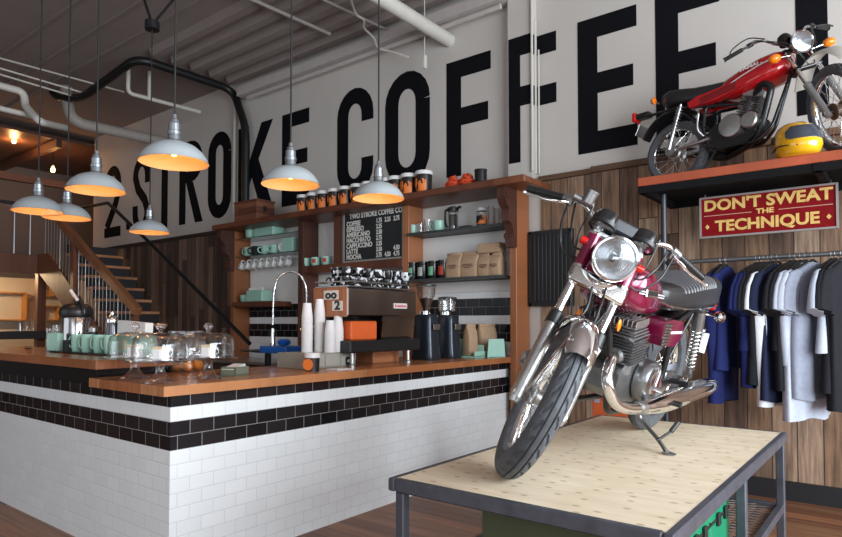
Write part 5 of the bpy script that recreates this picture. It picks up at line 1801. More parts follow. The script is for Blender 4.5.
# front mudguard with stays
FR = RW + .032
fd = fender(tuple(AX), FR, .112, 50, 178, 30, .30).build('front_mudguard', CHROME, bk, M=SM, smooth=60)
m = MB()
for s in (-1, 1):
    y = s * .062
    for a, l in ((120, .0), (172, -.02)):
        p = (AX.x + (FR - .02) * math.cos(R(a)), s * .056, AX.z + (FR - .02) * math.sin(R(a)))
        m.tube([p, fk(-.01, s * .076, -.01)], .0042, 6)
    m.tube([(AX.x + (FR - .01) * math.cos(R(62)), s * .056, AX.z + (FR - .01) * math.sin(R(62))), fk(.0, s * .07, .015)], .0045, 6)
    m.tube(bend([fk(.27, s * .075), fk(.335, s * .055, .045), fk(.335, -s * .0, .05)], .03), .006, 6)
m.build('mudguard_stay', CHROME, fd, M=SM, smooth=60)
MB().box(fk(.13, -.105, -.055), (.085, .035, .07), .012, M=TM(*fk(.13, -.105, -.055)) @ RY(-RK) @ TM(*(-Vector(fk(.13, -.105, -.055))))).cyl(fk(.13, -.085, -.055), fk(.13, -.13, -.055), .026, n=18).build('brake_caliper', darkalu, bk, M=SM, smooth=40)

# headlight: round bucket, chrome ring, fluted glass over a reflector
HC_ = Vector(fk(.600, 0, .105))
HF = frame_m(tuple(HC_), (0, 1, 0), (-.06, 0, .998)) @ Matrix.Scale(.88, 4)       # local z = forward
hl = MB().lathe([(.001, -.135), (.035, -.13), (.068, -.105), (.088, -.06), (.094, -.01), (.094, .012), (.088, .012)], 40).build('headlight', BLACKPAINT, bk, M=SM @ HF, smooth=50)
MB().lathe([(.094, -.012), (.101, -.006), (.102, .010), (.098, .020), (.090, .022), (.088, .014), (.093, -.006)], 48, None, True).build('headlight_ring', CHROME, hl, M=SM @ HF, smooth=50)
MB().lathe([(.001, -.052), (.02, -.050), (.05, -.036), (.075, -.012), (.090, .008), (.090, .005), (.075, -.016), (.001, -.058)], 40).build('reflector', pm('silvered_reflector', (.9, .9, .9), .18, 1, 0), hl, M=SM @ HF, smooth=60)
MB().lathe([(.001, .030), (.03, .0285), (.06, .024), (.08, .0165), (.0895, .010), (.0885, .008), (.06, .021), (.001, .026)], 40).build('headlight_glass', glass('lens_glass', (.93, .95, .97), .12, .45), hl, M=SM @ HF, smooth=60)
m = MB()
for k in range(-5, 6):
    y = k * .0145
    hh = math.sqrt(max(0, .084 ** 2 - y * y))
    m.tube([(y, -hh, .012), (y, 0, .0265 - abs(y) * .08), (y, hh, .012)], .0016, 4)
m.build('lens_flutes', glass('lens_glass', (.93, .95, .97), .12, .45), hl, M=SM @ HF, smooth=60)
MB().lathe([(.001, .01), (.012, .008), (.012, -.045)], 16).build('bulb_cap', CHROME, hl, M=SM @ HF, smooth=60)

# instruments
for s in (-1, 1):
    gc_ = Vector(fk(.755, s * .086, .030))
    G = frame_m(tuple(gc_), (0, 1, 0), (.87, 0, .50))      # dial looks up and back
    gg = MB().lathe([(.001, -.045), (.030, -.045), (.046, -.036), (.052, -.02), (.054, .012), (.054, .026), (.049, .026)], 32).build('instrument', BLACKPAINT, bk, M=SM @ G, smooth=35)
    MB().lathe([(.053, .008), (.0560, .010), (.0560, .026), (.050, .030), (.048, .026)], 32).build('bezel', BLACK, gg, M=SM @ G, smooth=35)
    MB().lathe([(.001, .020), (.049, .020), (.049, .017), (.001, .017)], 28).build('dial', pm('dial_face', (.03, .03, .035), .4), gg, M=SM @ G)
    MB().lathe([(.001, .0265), (.048, .025), (.048, .024), (.001, .0255)], 28).build('dial_glass', GLASS, gg, M=SM @ G)
    MB().cyl(fk(.735, s * .070, .0), tuple(gc_ - Vector((.0, 0, .045))), .010, n=10).cyl(fk(.74, s * .095, .02), tuple(gc_ + Vector((.0, s * .01, -.04))), .006, n=8).build('instrument_bracket', CHROME, gg, M=SM, smooth=40)
pc = Vector(fk(.765, 0, .018))
MB().box((0, 0, 0), (.075, .105, .055), .008, M=TM(*pc) @ RY(-20)).build('warning_panel', pm('black_instrument_panel', (.03, .032, .04), .3), bk, M=SM, smooth=0)

# handlebar
HB = [(.765, -.415, .950), (.840, -.265, .985), (.885, -.195, 1.000), (.905, -.13, .975), (.935, -.075, .935), (.940, 0, .925)]
HBf = [Vector(p) + Vector((.03, 0, .03)) for p in HB]
HBl = HBf + [Vector((p.x, -p.y, p.z)) for p in HBf[-2::-1]]
hb_ = MB().tube(spline(HBl, 6), .0112, 12).build('handlebar', CHROME, bk, M=SM, smooth=60)
for s in (-1, 1):
    e0, e1 = HBf[0].copy(), HBf[1].copy()
    e0.y *= -s; e1.y *= -s
    g_ = MB()
    for k in range(12):
        a, b = e0.lerp(e1, k / 12), e0.lerp(e1, (k + .8) / 12)
        g_.cyl(a, b, .0175, n=14)
    g_.cyl(e0, e1, .0160, n=14).cyl(e0 - (e1 - e0) * .03, e0, .0195, n=14)
    gp = g_.build('grip', BLACK, hb_, M=SM, smooth=30)
    sw = e1 + (e1 - e0).normalized() * .025
    MB().cyl(e1, e1 + (e1 - e0).normalized() * .045, .021, n=14).box(tuple(sw + Vector((.01, 0, -.012))), (.035, .035, .03), .006).build('switch_housing', darkalu, hb_, M=SM, smooth=30)
    pv = sw + Vector((.030, 0, -.016))
    tip = e0 + Vector((.075, s * .012, -.020))
    mid = (pv + tip) / 2 + Vector((.020, 0, -.010))
    MB().tube(spline([pv, pv + (mid - pv) * .5 + Vector((.008, 0, 0)), mid, tip], 5), [.0085] * 8 + [.0065] * 8, 8, flat=.7).ball(tuple(tip), .0100, 12, 8).build('lever', CHROME, hb_, M=SM, smooth=60)
# brake reservoir on the right side of the bar
rs = HBf[2] + Vector((.045, .015, .028))
MB().cyl(rs + Vector((0, 0, -.02)), rs + Vector((0, 0, .026)), .026, n=24).cyl(rs + Vector((0, 0, .026)), rs + Vector((0, 0, .034)), .029, n=24).cyl(rs + Vector((-.01, -.06, -.02)), rs + Vector((-.01, .03, -.02)), .016, n=14).build('brake_reservoir', darkalu, hb_, M=SM, smooth=35)
# control cables
m = MB()
rr0 = HBf[1] + Vector((.03, .02, 0))
for (a, b, c, d_e) in ((tuple(rr0), (.985, -.225, .90), (1.02, -.16, .82), fk(.60, -.05, .02)), (tuple(rr0 + Vector((0, .03, 0))), (.99, -.19, .925), (1.03, -.14, .86), fk(.64, -.03, .04)),
                       (tuple(rs + Vector((0, .03, -.02))), (1.00, -.15, .92), (1.04, -.115, .80), fk(.30, -.03, .05))):
    m.tube(spline([a, b, c, d_e], 8), .0048, 6)
    a2, b2, c2 = [(p[0], -p[1], p[2]) for p in (a, b, c)]
    m.tube(spline([a2, b2, c2, (d_e[0], .04, d_e[2])], 8), .0042, 6)
m.build('control_cable', BLACK, bk, M=SM, smooth=60)
m = MB().tube(spline([fk(.48, -.02, .045), fk(.36, -.01, .07), fk(.25, -.07, .02), fk(.14, -.10, -.04)], 6), .0045, 6).tube(spline([fk(.50, .03, .05), fk(.40, .035, .075), fk(.2, .06, .03), fk(.03, .06, .0)], 6), .0045, 6)
m.build('brake_hose', BLACK, bk, M=SM, smooth=60)

# frame
m = MB()
for s in (-1, 1):
    y = s * .085
    m.tube(bend([(.945, s * .03, .76), (.865, y, .40), (.800, y, .215), (.42, y, .205), (.30, s * .12, .34), (.30, s * .12, .62), (.10, s * .12, .70), (-.18, s * .11, .70)], .06), .0155, 10)
    m.tube([(.30, s * .12, .42), (.10, s * .125, .68)], .011, 8)
    m.tube([(.34, s * .11, .33), (.12, s * .115, .325), (-.03, s * .105, .32)], .018, 10)
m.tube([(.93, 0, .80), (.62, 0, .72), (.30, 0, .64)], .020, 10)
m.build('frame', BLACKPAINT, bk, smooth=60)

# tank, badges, stripes
tsec = [(.475, .680, .745, .050), (.49, .670, .775, .100), (.56, .662, .815, .122), (.66, .660, .850, .142), (.76, .660, .874, .154), (.84, .668, .878, .152), (.89, .690, .868, .132), (.92, .715, .845, .098), (.932, .75, .815, .05)]
tk = tankloft(tsec).build('fuel_tank', MAROON, bk, smooth=60)
MB().lathe([(.001, .905), (.02, .903), (.034, .895), (.036, .876), (.001, .87)], 24, TM(.76, 0, -.008)).build('fuel_cap', CHROME, tk, smooth=40)


def tank_side(x, z, s, off=.0012):
    """point on the tank flank"""
    for i in range(len(tsec) - 1):
        if tsec[i][0] <= x <= tsec[i + 1][0]:
            t = (x - tsec[i][0]) / (tsec[i + 1][0] - tsec[i][0])
            zb, zt, hw = [tsec[i][j] * (1 - t) + tsec[i + 1][j] * t for j in (1, 2, 3)]
            q = (z - (zb + zt) / 2) / ((zt - zb) / 2)
            q = max(-1, min(1, q))
            ex = .62 if q > 0 else .45
            sn = abs(q) ** (1 / ex)
            return (x, s * ((math.sqrt(max(0, 1 - sn * sn)) ** .62) * hw + off), z)
    return (x, s * .1, z)


strw = pm('white_stripe', srgb(225, 222, 224), .3)
for s in (-1, 1):
    for (dz, hh, mt) in ((0.0, .0075, strw), (.0, .0028, BLACK)):
        m = MB()
        P = [tank_side(.50 + i * .0205, .750 + .0010 * i + dz, s, .0045 if mt is strw else .0058) for i in range(20)]
        rg = [[(p[0], p[1] + s * .0012 * q2, p[2] + hh * q1) for (q1, q2) in ((-1, 0), (1, 0), (1, 1), (-1, 1))] for p in P]
        m.loft(rg).build('tank_stripe', mt, tk, smooth=60)
    bp_ = tank_side(.80, .768, s, .004)
    b_ = MB().box((0, 0, 0), (.115, .007, .034), .003, M=TM(*bp_) @ RZ(-s * 3) @ RX(s * 6)).build('tank_badge', CHROME, tk, smooth=0)
    text('YAMAHA', .026, BLACK, b_, TM(bp_[0], bp_[1] + s * .0040, bp_[2]) @ RZ(-s * 3) @ RX(s * 6) @ Matrix(((-s, 0, 0, 0), (0, 0, s, 0), (0, 1, 0, 0), (0, 0, 0, 1))), 'badge_writing', .0006, 'CENTER', .95, .0012)

# seat
ssec = [(-.335, .785, .810, .05), (-.325, .745, .850, .115), (-.26, .710, .885, .138), (-.13, .700, .882, .145), (.0, .695, .868, .148), (.12, .690, .852, .148), (.24, .685, .830, .145), (.36, .685, .812, .135), (.44, .690, .805, .115), (.50, .70, .80, .10), (.515, .72, .785, .08)]
se = tankloft(ssec, 32, .5).build('seat', seatm, bk, smooth=60)
m = MB()
for i in range(13):
    x = -.12 + i * .036
    t_ = (x + .285) / .8
    for k in range(len(ssec) - 1):
        if ssec[k][0] <= x <= ssec[k + 1][0]:
            q = (x - ssec[k][0]) / (ssec[k + 1][0] - ssec[k][0])
            zb, zt, hw = [ssec[k][j] * (1 - q) + ssec[k + 1][j] * q for j in (1, 2, 3)]
            break
    pts = []
    for j in range(15):
        a = R(12 + 156 * j / 14)
        c, s = math.cos(a), math.sin(a)
        pts.append((x, math.copysign(abs(c) ** .5, c) * hw * .985, (zb + zt) / 2 + abs(s) ** .5 * (zt - zb) / 2 - .003))
    m.tube(pts, .0085, 8)
m.build('seat_pleats', pm('grey_vinyl_pleats', (.10, .10, .11), .28, 0, .1), se, smooth=60)
m = MB()
for s in (-1, 1):
    m.tube([(x, s * (hw * .99 + .002), zb + .022) for (x, zb, zt, hw) in ssec[1:-1]], .007, 8, flat=.5)
m.tube([(-.326, -.114, .767), (-.340, -.05, .767), (-.342, 0, .767), (-.340, .05, .767), (-.326, .114, .767)], .007, 8, flat=.5)
m.build('seat_trim', CHROME, se, smooth=60)

# side covers
for s in (-1, 1):
    sc_ = MB().loft([[(x, s * y, z) for (x, z) in ((.345, .565), (.335, .60), (.355, .650), (.50, .662), (.60, .650), (.605, .58), (.58, .538), (.40, .532))] for y in (.085, .170, .176)]).build('side_cover', MAROON, bk, smooth=30)
    m = MB()
    for k in range(7):
        m.box((.555, s * .178, .548 + k * .0145), (.070, .008, .008), .002)
    m.build('louvres', CHROME, sc_, smooth=0)
    MB().box((.555, s * .176, .592), (.080, .004, .105), .001).build('louvre_panel', BLACK, sc_, smooth=0)
    MB().box((.43, s * .177, .60), (.15, .005, .012), .001).build('cover_stripe', strw, sc_, smooth=0)

# engine: twin two-stroke
en = MB().loft([[(x, y, z) for (x, z) in ((.46, .265), (.44, .34), (.47, .415), (.60, .445), (.78, .445), (.825, .40), (.825, .32), (.77, .275), (.60, .255))] for y in (-.112, -.102, .102, .112)]).build('engine_case', darkalu, bk, smooth=30)
for y in (-.0765, .0765):
    Mt = TM(.735, 0, .42) @ RY(8) @ TM(-.735, 0, -.42)
    c_ = MB()
    for i in range(9):
        z = .455 + i * .0130
        c_.box((.735, y, z), (.155 - (.02 if i < 2 else 0), .142, .0050), .002, M=Mt)
    c_.cyl((.735, y, .40), (.755, y, .57), .046, n=24).build('cylinder', darkalu, bk, smooth=30)
    h_ = MB()
    for i in range(4):
        z = .578 + i * .0125
        h_.box((.735, y, z), (.160 - .012 * i, .144 - .008 * i, .0050), .002, M=Mt)
    for k in range(-3, 4):
        h_.box((.735, y + k * .020, .636), (.135, .0045, .030), .001, M=Mt)
    h_.cyl((.750, y, .54), (.757, y, .605), .040, n=20).build('cylinder_head', ALU, bk, smooth=30)
    MB().cyl((.758, y, .60), (.764, y, .655), .010, n=10).tube(spline([(.764, y, .65), (.79, y * .8, .675), (.80, y * .5, .67), (.80, y * .3, .64)], 5), .006, 6).build('spark_plug_lead', BLACK, bk, smooth=60)
    MB().cyl((.655, y, .505), (.600, y, .52), .028, n=18).cyl((.605, y, .475), (.600, y, .585), .022, n=18).cyl((.575, y, .52), (.520, y, .53), .030, n=18).build('carburettor', ALU, bk, smooth=40)
# left and right round covers
for s in (-1, 1):
    C_ = TM(.575 if s > 0 else .60, s * .118, .368) @ RX(-90 * s)
    cv = MB().lathe([(.095, 0), (.097, .03), (.092, .052), (.084, .062), (.060, .066), (.001, .067)], 40).build('side_case_cover', darkalu, bk, M=C_, smooth=35)
    MB().lathe([(.058, .0655), (.061, .070), (.052, .073), (.001, .0735)], 36).build('round_badge', CHROME, cv, M=C_, smooth=35)
    MB().lathe([(.001, .0752), (.044, .0752), (.044, .073), (.001, .073)], 32).build('badge_face', pm('maroon_badge', srgb(96, 20, 30), .3, .3), cv, M=C_, smooth=35)
    for k in range(6):
        a = k * PI / 3
        MB().cyl((.085 * math.cos(a), .085 * math.sin(a), .05), (.085 * math.cos(a), .085 * math.sin(a), .064), .006, n=8).build('cover_screw', STEEL, cv, M=C_, smooth=30)
    MB().loft([[(x, y, z) for (x, z) in ((.42, .25), (.41, .34), (.46, .39), (.53, .36), (.53, .25), (.48, .225))] for y in sorted((s * .118, s * .165), reverse=s < 0)]).build('sprocket_cover', ALU, bk, smooth=30)
    # exhaust: downpipe and long tapered silencer
    y = s * .078
    ex = MB().tube(spline([(.815, y, .475), (.875, y * 1.1, .465), (.935, y * 1.35, .405), (.930, y * 1.65, .345), (.875, s * .150, .288), (.780, s * .175, .264), (.66, s * .190, .262)], 7), .0245, 18).build('exhaust_pipe', CHROME, bk, smooth=60)
    MB().cyl((.800, y, .475), (.825, y, .475), .034, n=20).build('flange', STEEL, ex, smooth=40)
    MB().cyl((.70, s * .186, .262), (.66, s * .190, .262), .031, n=20).build('clamp', STEEL, ex, smooth=40)
    sil = [(.70, s * .186, .262), (.62, s * .193, .263), (.52, s * .198, .266), (.40, s * .203, .270), (.15, s * .210, .284), (-.10, s * .218, .300), (-.19, s * .221, .306), (-.25, s * .224, .311)]
    MB().tube(sil, [.025, .034, .044, .049, .050, .049, .042, .028], 24).cyl((-.24, s * .224, .310), (-.27, s * .2245, .3125), .018, .018, 18).build('silencer', CHROME, bk, smooth=50)
    MB().box((.05, s * .222, .340), (.20, .030, .022), .005).build('heat_shield', darkalu, bk, smooth=0)
    # footrest
    MB().cyl((.43, s * .10, .255), (.43, s * .19, .262), .010, n=10).cyl((.43, s * .19, .275), (.43, s * .28, .280), .014, n=12).build('footrest', BLACK, bk, smooth=40)
    MB().cyl((.18, s * .13, .33), (.18, s * .22, .34), .012, n=10).build('rear_footrest', BLACK, bk, smooth=40)
    # shock absorbers
    a_, b2_ = Vector((-.02, s * .150, .355)), Vector((.060, s * .150, .705))
    m = MB().cyl(a_, b2_, .010, n=12).cyl(a_, a_.lerp(b2_, .35), .016, n=14).cyl(b2_.lerp(a_, .30), b2_.lerp(a_, .02), .029, n=18).cyl(a_ + Vector((0, -.015, 0)), a_ + Vector((0, .015, 0)), .017, n=14).cyl(b2_ + Vector((0, -.015, 0)), b2_ + Vector((0, .015, 0)), .017, n=14)
    sh_ = m.build('shock_absorber', darkalu, bk, smooth=40)
    coilspring(MB(), a_.lerp(b2_, .10), a_.lerp(b2_, .74), .025, .0048, 11).build('coil_spring', CHROME, sh_, smooth=60)
MB().tube(spline([(.60, .165, .42), (.60, .20, .44), (.66, .215, .36)], 5), .007, 8).cyl((.66, .205, .36), (.66, .255, .36), .010, n=10).build('gear_lever', STEEL, bk, smooth=50)
MB().tube(spline([(.50, -.17, .34), (.50, -.20, .36), (.47, -.205, .50)], 5), .008, 8).build('kick_lever', CHROME, bk, smooth=50)
# amber side reflectors, horn
for s in (-1, 1):
    MB().box((0, 0, 0), (.020, .010, .034), .004, M=TM(.905, s * .088, .615) @ RY(-20)).ball((.905, s * .094, .615), (.017, .006, .027), 16, 10).build('amber_reflector', AMBER, bk, smooth=60)
MB().cyl((.93, 0, .58), (.95, 0, .585), .045, n=24).cyl((.90, 0, .575), (.93, 0, .58), .03, .045, 24).build('horn', BLACK, bk, smooth=40)
# rear mudguard, lamp, indicators, grab rail
fender((0, 0, .315), .372, .135, 58, 192, 30, .28).build('rear_mudguard', CHROME, bk, smooth=60)
tl = MB().box((-.385, 0, .720), (.075, .115, .085), .010).build('tail_lamp_housing', CHROME, bk, smooth=0)
MB().box((-.425, .02, .735), (.045, .135, .080), .012).build('tail_lens', REDLENS, tl, smooth=0)
MB().box((-.36, 0, .575), (.03, .17, .020), .004).box((-.42, 0, .50), (.006, .19, .12), .002).build('plate_bracket', STEEL, bk, smooth=0)
for s in (-1, 1):
    MB().cyl((-.28, s * .05, .675), (-.28, s * .15, .675), .008, n=10).lathe([(.001, -.036), (.022, -.032), (.031, -.010), (.032, .0)], 20, TM(-.28, s * .16, .675) @ RY(-90)).build('rear_indicator', CHROME, bk, smooth=50)
    MB().lathe([(.001, .016), (.02, .012), (.031, 0), (.001, 0)], 20, TM(-.28, s * .16, .675) @ RY(-90)).build('indicator_lens', REDLENS if s > 0 else AMBER, bk, smooth=50)
MB().tube(bend([(.02, -.135, .735), (-.24, -.13, .785), (-.31, -.08, .80), (-.31, .08, .80), (-.24, .13, .785), (.02, .135, .735)], .05), .008, 8).build('grab_rail', CHROME, bk, smooth=60)
# chain side
m = MB()
for z in (.352, .278):
    m.box((.24, .062, z if z > .3 else .27), (.48, .012, .014), .003)
m.build('chain', darkalu, bk, smooth=0)
MB().loft([[(x, y, z) for (x, z) in ((-.06, .36), (-.03, .40), (.30, .395), (.34, .37))] for y in (.052, .078)]).build('chain_guard', CHROME, bk, smooth=0)
# side stand: bike space point of the foot is found from the table plane
bpy.context.view_layer.update()
MW = bk.matrix_world.copy()
foot = MW.inverted() @ at(667, 453, 2, TZ + .006)
ss = MB().tube(spline([(.47, .10, .205), (.455, .135, .15), tuple(Vector((.455, .135, .15)).lerp(foot, .55) + Vector((-.015, 0, 0))), tuple(foot)], 6), .0095, 10)
ss.box(tuple(foot + Vector((0, .01, .002))), (.05, .05, .006), .001)
so = ss.build('side_stand', darkalu, bk, smooth=50)
kk_ = Vector((.455, .135, .15)).lerp(foot, .62)
MB().tube([tuple(kk_), tuple(kk_ + Vector((-.065, .03, .045)))], .006, 8).tube([tuple(kk_ + Vector((-.065, .03, .045))), tuple(kk_ + Vector((-.10, .04, .09)))], .012, 8).build('stand_spur', BLACK, so, smooth=50)

# settle both tyres on the table
def lowest(o):
    return min((o.matrix_world @ v.co).z for v in o.data.vertices)



# ---------------------------------------------------------------- small red trail motorcycle on the shelf
EX, EY, EZ, EH, EL, ES, ESC = -1.480, 5.32, SZ, -.255, .065, -.789, .945
ek = thing('trail_motorcycle', 'small red trail motorcycle with grey front mudguard on the high wall shelf', 'motorcycle', (EX, EY, EZ))
ek.rotation_euler = (-EL, 0, EH)
ek.scale = (ESC,) * 3
EM = steerM(ES, (1.37, 0, 0), RK)
AX = Vector((1.27, 0, .325))
redp = pm('red_tank_paint', srgb(176, 14, 24), .2, .1, .04, coat=1.0)
lightgrey = pm('light_grey_plastic', srgb(196, 192, 182), .4)
wheel(ek, 'front_wheel', tuple(AX), .325, .085, .262, EM, 'knobby', .060, .09, None, pm('brown_hub', srgb(92, 74, 62), .5, .4), 36)
wheel(ek, 'rear_wheel', (0, 0, .285), .285, .095, .222, None, 'knobby', .062, .12, None, ALU, 36)
for s in (-1, 1):
    y = s * .080
    MB().cyl(fk(-.03, y), fk(.27, y), .024, n=18).cyl(fk(.26, y), fk(.29, y), .028, n=18).build('fork_slider', pm('grey_fork', srgb(150, 150, 150), .35, .6), ek, M=EM, smooth=40)
    MB().cyl(fk(.28, y), fk(.64, y), .0155, n=16).build('fork_tube', CHROME, ek, M=EM, smooth=60)
MB().box(fk(.44, 0), (.045, .20, .028), .005, M=TM(*fk(.44, 0)) @ RY(-RK) @ TM(*(-Vector(fk(.44, 0))))).box(fk(.62, 0), (.045, .20, .022), .005, M=TM(*fk(.62, 0)) @ RY(-RK) @ TM(*(-Vector(fk(.62, 0))))).build('fork_bracket', BLACKPAINT, ek, M=EM, smooth=0)
# high trail mudguard
fc = (AX.x - .02, 0, AX.z + .06)
fender(fc, .385, .130, 42, 150, 26, .16).build('front_mudguard', lightgrey, ek, M=EM, smooth=60)
# headlight, number plate style bracket, dials, indicators
HC_ = Vector(fk(.60, 0, .095))
HF = frame_m(tuple(HC_), (0, 1, 0), (-.03, 0, .998)) @ Matrix.Scale(.84, 4)
hl = MB().lathe([(.001, -.12), (.04, -.115), (.078, -.08), (.090, -.02), (.092, .010)], 36).build('headlight', BLACKPAINT, ek, M=EM @ HF, smooth=50)
MB().lathe([(.092, -.012), (.100, -.004), (.101, .010), (.096, .020), (.088, .014)], 40, None, True).build('headlight_ring', CHROME, hl, M=EM @ HF, smooth=50)
MB().lathe([(.001, -.045), (.05, -.030), (.075, -.010), (.090, .008), (.075, -.014), (.001, -.05)], 36).build('reflector', pm('silvered_reflector_dim', (.6, .6, .6), .35, 1, 0), hl, M=EM @ HF, smooth=60)
MB().lathe([(.001, .026), (.05, .021), (.088, .010), (.05, .018), (.001, .022)], 36).build('headlight_glass', glass('lens_glass', (.93, .95, .97), .12, .45), hl, M=EM @ HF, smooth=60)
for s in (-1,):
    gc_ = Vector(fk(.70, s * .05, .03))
    G = frame_m(tuple(gc_), (0, 1, 0), (.87, 0, .50))
    MB().lathe([(.001, -.05), (.04, -.045), (.050, -.02), (.052, .02), (.046, .026), (.001, .024)], 28).build('instrument', BLACKPAINT, ek, M=EM @ G, smooth=40)
for s in (-1, 1):
    c_ = Vector(fk(.56, s * .205, .045))
    MB().cyl(fk(.56, s * .08, .03), tuple(c_), .007, n=8).build('indicator_stalk', CHROME, ek, M=EM, smooth=60)
    F_ = frame_m(tuple(c_), (0, 1, 0), (0, 0, 1))
    MB().ball((0, 0, 0), (.044, .034, .040), 20, 12).build('indicator_lens', AMBER, ek, M=EM @ F_, smooth=60)
HB = [(.735, -.41, .990), (.81, -.26, 1.02), (.865, -.17, 1.020), (.905, -.11, .96), (.93, -.07, .935), (.935, 0, .93)]
HBf = [Vector(p) + Vector((.03, 0, .01)) for p in HB]
HBl = HBf + [Vector((p.x, -p.y, p.z)) for p in HBf[-2::-1]]
hb_ = MB().tube(spline(HBl, 6), .0105, 12).build('handlebar', CHROME, ek, M=EM, smooth=60)
for s in (-1, 1):
    e0, e1 = HBf[0].copy(), HBf[1].copy()
    e0.y *= -s; e1.y *= -s
    g_ = MB().cyl(e0, e0.lerp(e1, .8), .0165, n=14).cyl(e0 - (e1 - e0) * .04, e0, .021, n=14)
    g_.build('grip', BLACK, hb_, M=EM, smooth=30)
    q_ = e1 + Vector((.035, 0, -.01))
    MB().tube(spline([q_, q_.lerp(e0 + Vector((.07, 0, 0)), .5) + Vector((.015, 0, 0)), e0 + Vector((.065, 0, -.008))], 6), .0065, 8).cyl(e1, e1 + (e1 - e0) * .25, .019, n=12).build('lever', BLACK, hb_, M=EM, smooth=60)
    m = MB()
    for k in range(2):
        m.tube(spline([tuple(q_), tuple(q_ + Vector((.03, -s * .05, .01 + .01 * k))), tuple(Vector(fk(.62 - .05 * k, s * .09, .09))), fk(.48 - .06 * k, s * .02, .05)], 7), .0042, 6)
    m.build('control_cable', BLACK, ek, M=EM, smooth=60)
MB().tube(spline([HBf[0] + Vector((.04, .02, 0)), HBf[0] + Vector((.05, .05, .05)), HBf[1] + Vector((.04, 0, .05)), HBf[2] + Vector((.04, 0, 0))], 6), .005, 6).build('mirror_stay', BLACK, ek, M=EM, smooth=60)
# frame
m = MB()
for s in (-1, 1):
    y = s * .07
    m.tube(bend([(.60, s * .03, .56), (.30, s * .095, .60), (.28, s * .095, .40), (.34, s * .08, .24), (.70, s * .05, .22), (.80, s * .03, .32), (.93, 0, .74)], .05), .013, 10)
    m.tube([(.30, s * .095, .60), (.05, s * .10, .66), (-.26, s * .085, .665)], .012, 10)
    m.tube([(.28, s * .10, .42), (.06, s * .10, .64)], .010, 8)
m.cyl((.955, 0, .68), (.885, 0, .82), .026, n=16).tube([(.92, 0, .77), (.60, 0, .68), (.30, 0, .62)], .018, 10)
m.build('frame', BLACKPAINT, ek, smooth=60)
m = MB()
for s in (-1, 1):
    m.tube([(.34, s * .09, .32), (.0, s * .085, .285)], .016, 10).cyl((.0, s * .085, .285), (.0, s * .115, .285), .020, n=12)
m.build('swingarm', STEEL, ek, smooth=50)
etank = [(.36, .665, .725, .03), (.38, .640, .760, .085), (.50, .625, .810, .115), (.62, .630, .850, .138), (.74, .648, .880, .150), (.84, .675, .890, .142), (.915, .715, .878, .105), (.93, .755, .86, .04)]
tk = tankloft(etank, 28, .7).build('fuel_tank', redp, ek, smooth=60)
tsec = etank
for s in (-1, 1):
    P = [tank_side(.42 + i * .0225, .695 + .0060 * i, s, .004) for i in range(21)]
    MB().loft([[(p[0], p[1] + s * .0012 * q2, p[2] + .0045 * q1) for (q1, q2) in ((-1, 0), (1, 0), (1, 1), (-1, 1))] for p in P]).build('tank_stripe', strw, tk, smooth=60)
    bp_ = tank_side(.70, .800, s, .008)
    Q = TM(*bp_) @ RX(s * 24) @ RZ(-s * 4) @ RY(-14)
    text('YAMAHA', .046, strw, tk, Q @ Matrix(((-s, 0, 0, 0), (0, 0, s, 0), (0, 1, 0, 0), (0, 0, 0, 1))), 'tank_lettering', .0012, 'CENTER', 1.05, .002)
    # red side cover with slots
    sc_ = MB().loft([[(x, s * y, z) for (x, z) in ((.18, .61), (.16, .655), (.24, .690), (.50, .715), (.68, .725), (.64, .675), (.42, .615))] for y in (.075, .132, .138)]).build('side_cover', redp, ek, smooth=30)
    m = MB()
    for k in range(3):
        m.box((0, 0, 0), (.30, .004, .008), .001, M=TM(.42, s * .139, .645 + k * .020) @ RY(-10))
    m.build('slots', BLACK, sc_, smooth=0)
esec = [(-.12, .765, .785, .04), (-.11, .725, .825, .085), (-.04, .705, .846, .108), (.07, .692, .830, .115), (.20, .672, .800, .115), (.35, .668, .785, .108), (.44, .675, .782, .095), (.50, .69, .780, .075), (.52, .71, .765, .03)]
tankloft(esec, 28, .5).build('seat', seatm, ek, smooth=60)
# engine
MB().loft([[(x, y, z) for (x, z) in ((.33, .24), (.31, .36), (.38, .43), (.58, .44), (.68, .38), (.70, .27), (.62, .215), (.40, .21))] for y in (-.085, -.075, .075, .085)]).build('engine_case', BLACKPAINT, ek, smooth=30)
for s in (-1, 1):
    C_ = TM(.52, s * .085, .375) @ RX(-90 * s)
    MB().lathe([(.098, 0), (.100, .025), (.090, .045), (.055, .052), (.001, .053)], 36).lathe([(.066, 0), (.066, .060), (.055, .070), (.001, .072)], 30, TM(.155, s * -.0, 0)).build('side_case_cover', ALU, ek, M=C_, smooth=35)
c_ = MB()
Mt = TM(.58, 0, .42) @ RY(18) @ TM(-.58, 0, -.42)
for i in range(9):
    c_.box((.60, 0, .465 + i * .017), (.16, .15, .006), .002, M=Mt)
c_.cyl((.58, 0, .40), (.635, 0, .59), .045, n=20).build('cylinder', darkalu, ek, smooth=30)
h_ = MB()
for k in range(-3, 4):
    h_.box((.60, k * .021, .635), (.15, .006, .05), .001, M=Mt)
h_.build('cylinder_head', ALU, ek, smooth=0)
ex = MB().tube(spline([(.66, -.02, .56), (.70, -.06, .62), (.76, -.10, .645), (.82, -.11, .60), (.80, -.10, .50), (.76, -.08, .38), (.70, -.05, .26), (.55, .0, .195), (.40, .08, .19)], 7), .027, 16).build('exhaust_pipe', BLACKPAINT, ek, smooth=60)
MB().tube([(.42, .09, .19), (.32, .13, .22), (.22, .14, .26), (.05, .145, .32), (-.20, .145, .38), (-.34, .14, .41)], [.028, .036, .040, .040, .038, .024], 20).build('silencer', MATTBLACK, ek, smooth=50)
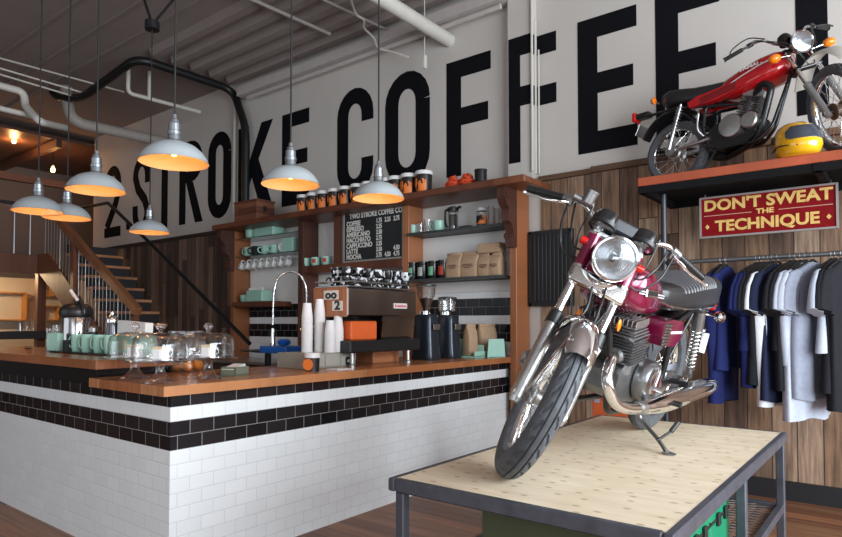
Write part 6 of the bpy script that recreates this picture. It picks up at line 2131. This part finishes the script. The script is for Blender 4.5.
MB().box((-.05, .19, .36), (.24, .010, .05), .004).build('heat_guard', STEEL, ek, smooth=0)
# rear: mudguard, lamp, indicators, shocks
fender((-.02, 0, .355), .335, .125, 60, 158, 24, .2).build('rear_mudguard', BLACKPAINT, ek, smooth=60)
tl = MB().box((-.34, 0, .715), (.14, .085, .05), .01).build('tail_lamp_housing', BLACK, ek, smooth=0)
MB().box((-.42, 0, .715), (.045, .10, .085), .010).build('tail_lens', REDLENS, tl, smooth=0)
MB().box((-.36, 0, .57), (.006, .14, .10), .002, M=TM(-.36, 0, .57) @ RY(25) @ TM(.36, 0, -.57)).build('plate_bracket', STEEL, ek, smooth=0)
for s in (-1, 1):
    MB().cyl((-.16, s * .05, .77), (-.16, s * .10, .775), .007, n=8).lathe([(.001, -.035), (.024, -.028), (.033, -.008), (.033, 0)], 18, TM(-.16, s * .12, .775) @ RY(90)).build('rear_indicator', CHROME, ek, smooth=50)
    MB().lathe([(.033, 0), (.028, .014), (.001, .02), (.001, 0)], 18, TM(-.16, s * .12, .775) @ RY(-90)).build('indicator_lens', AMBER, ek, smooth=50)
    a_, b2_ = Vector((-.01, s * .120, .295)), Vector((.10, s * .130, .665))
    sh_ = MB().cyl(a_, b2_, .011, n=12).cyl(a_, a_.lerp(b2_, .4), .017, n=14).build('shock_absorber', STEEL, ek, smooth=40)
    coilspring(MB(), a_.lerp(b2_, .30), a_.lerp(b2_, .95), .024, .0045, 10).build('coil_spring', STEEL, sh_, smooth=60)
    MB().cyl((.36, s * .08, .24), (.36, s * .20, .23), .012, n=10).build('footrest', BLACK, ek, smooth=40)
MB().tube(spline([(.30, -.12, .34), (.27, -.16, .40), (.28, -.17, .52), (.31, -.20, .55)], 5), .009, 8).build('kick_lever', STEEL, ek, smooth=50)
MB().cyl((-.0, -.095, .285), (.20, -.10, .31), .010, n=8).cyl((0, -.085, .285), (0, -.12, .285), .05, .045, n=20).build('brake_rod', STEEL, ek, smooth=40)
bpy.context.view_layer.update()
MW2 = ek.matrix_world.copy()
f2 = MW2.inverted() @ at(745, 161, 2, SZ + .008)
f2 = MW2.inverted() @ Vector((MW2 @ Vector((.34, -.22, 0))).to_2d().to_3d() + Vector((0, 0, SZ + .008)))
MB().tube([(.38, -.07, .22), (.375, -.11, .16), tuple(f2)], .009, 8).box(tuple(f2), (.04, .04, .008)).build('side_stand', BLACK, ek, smooth=40)
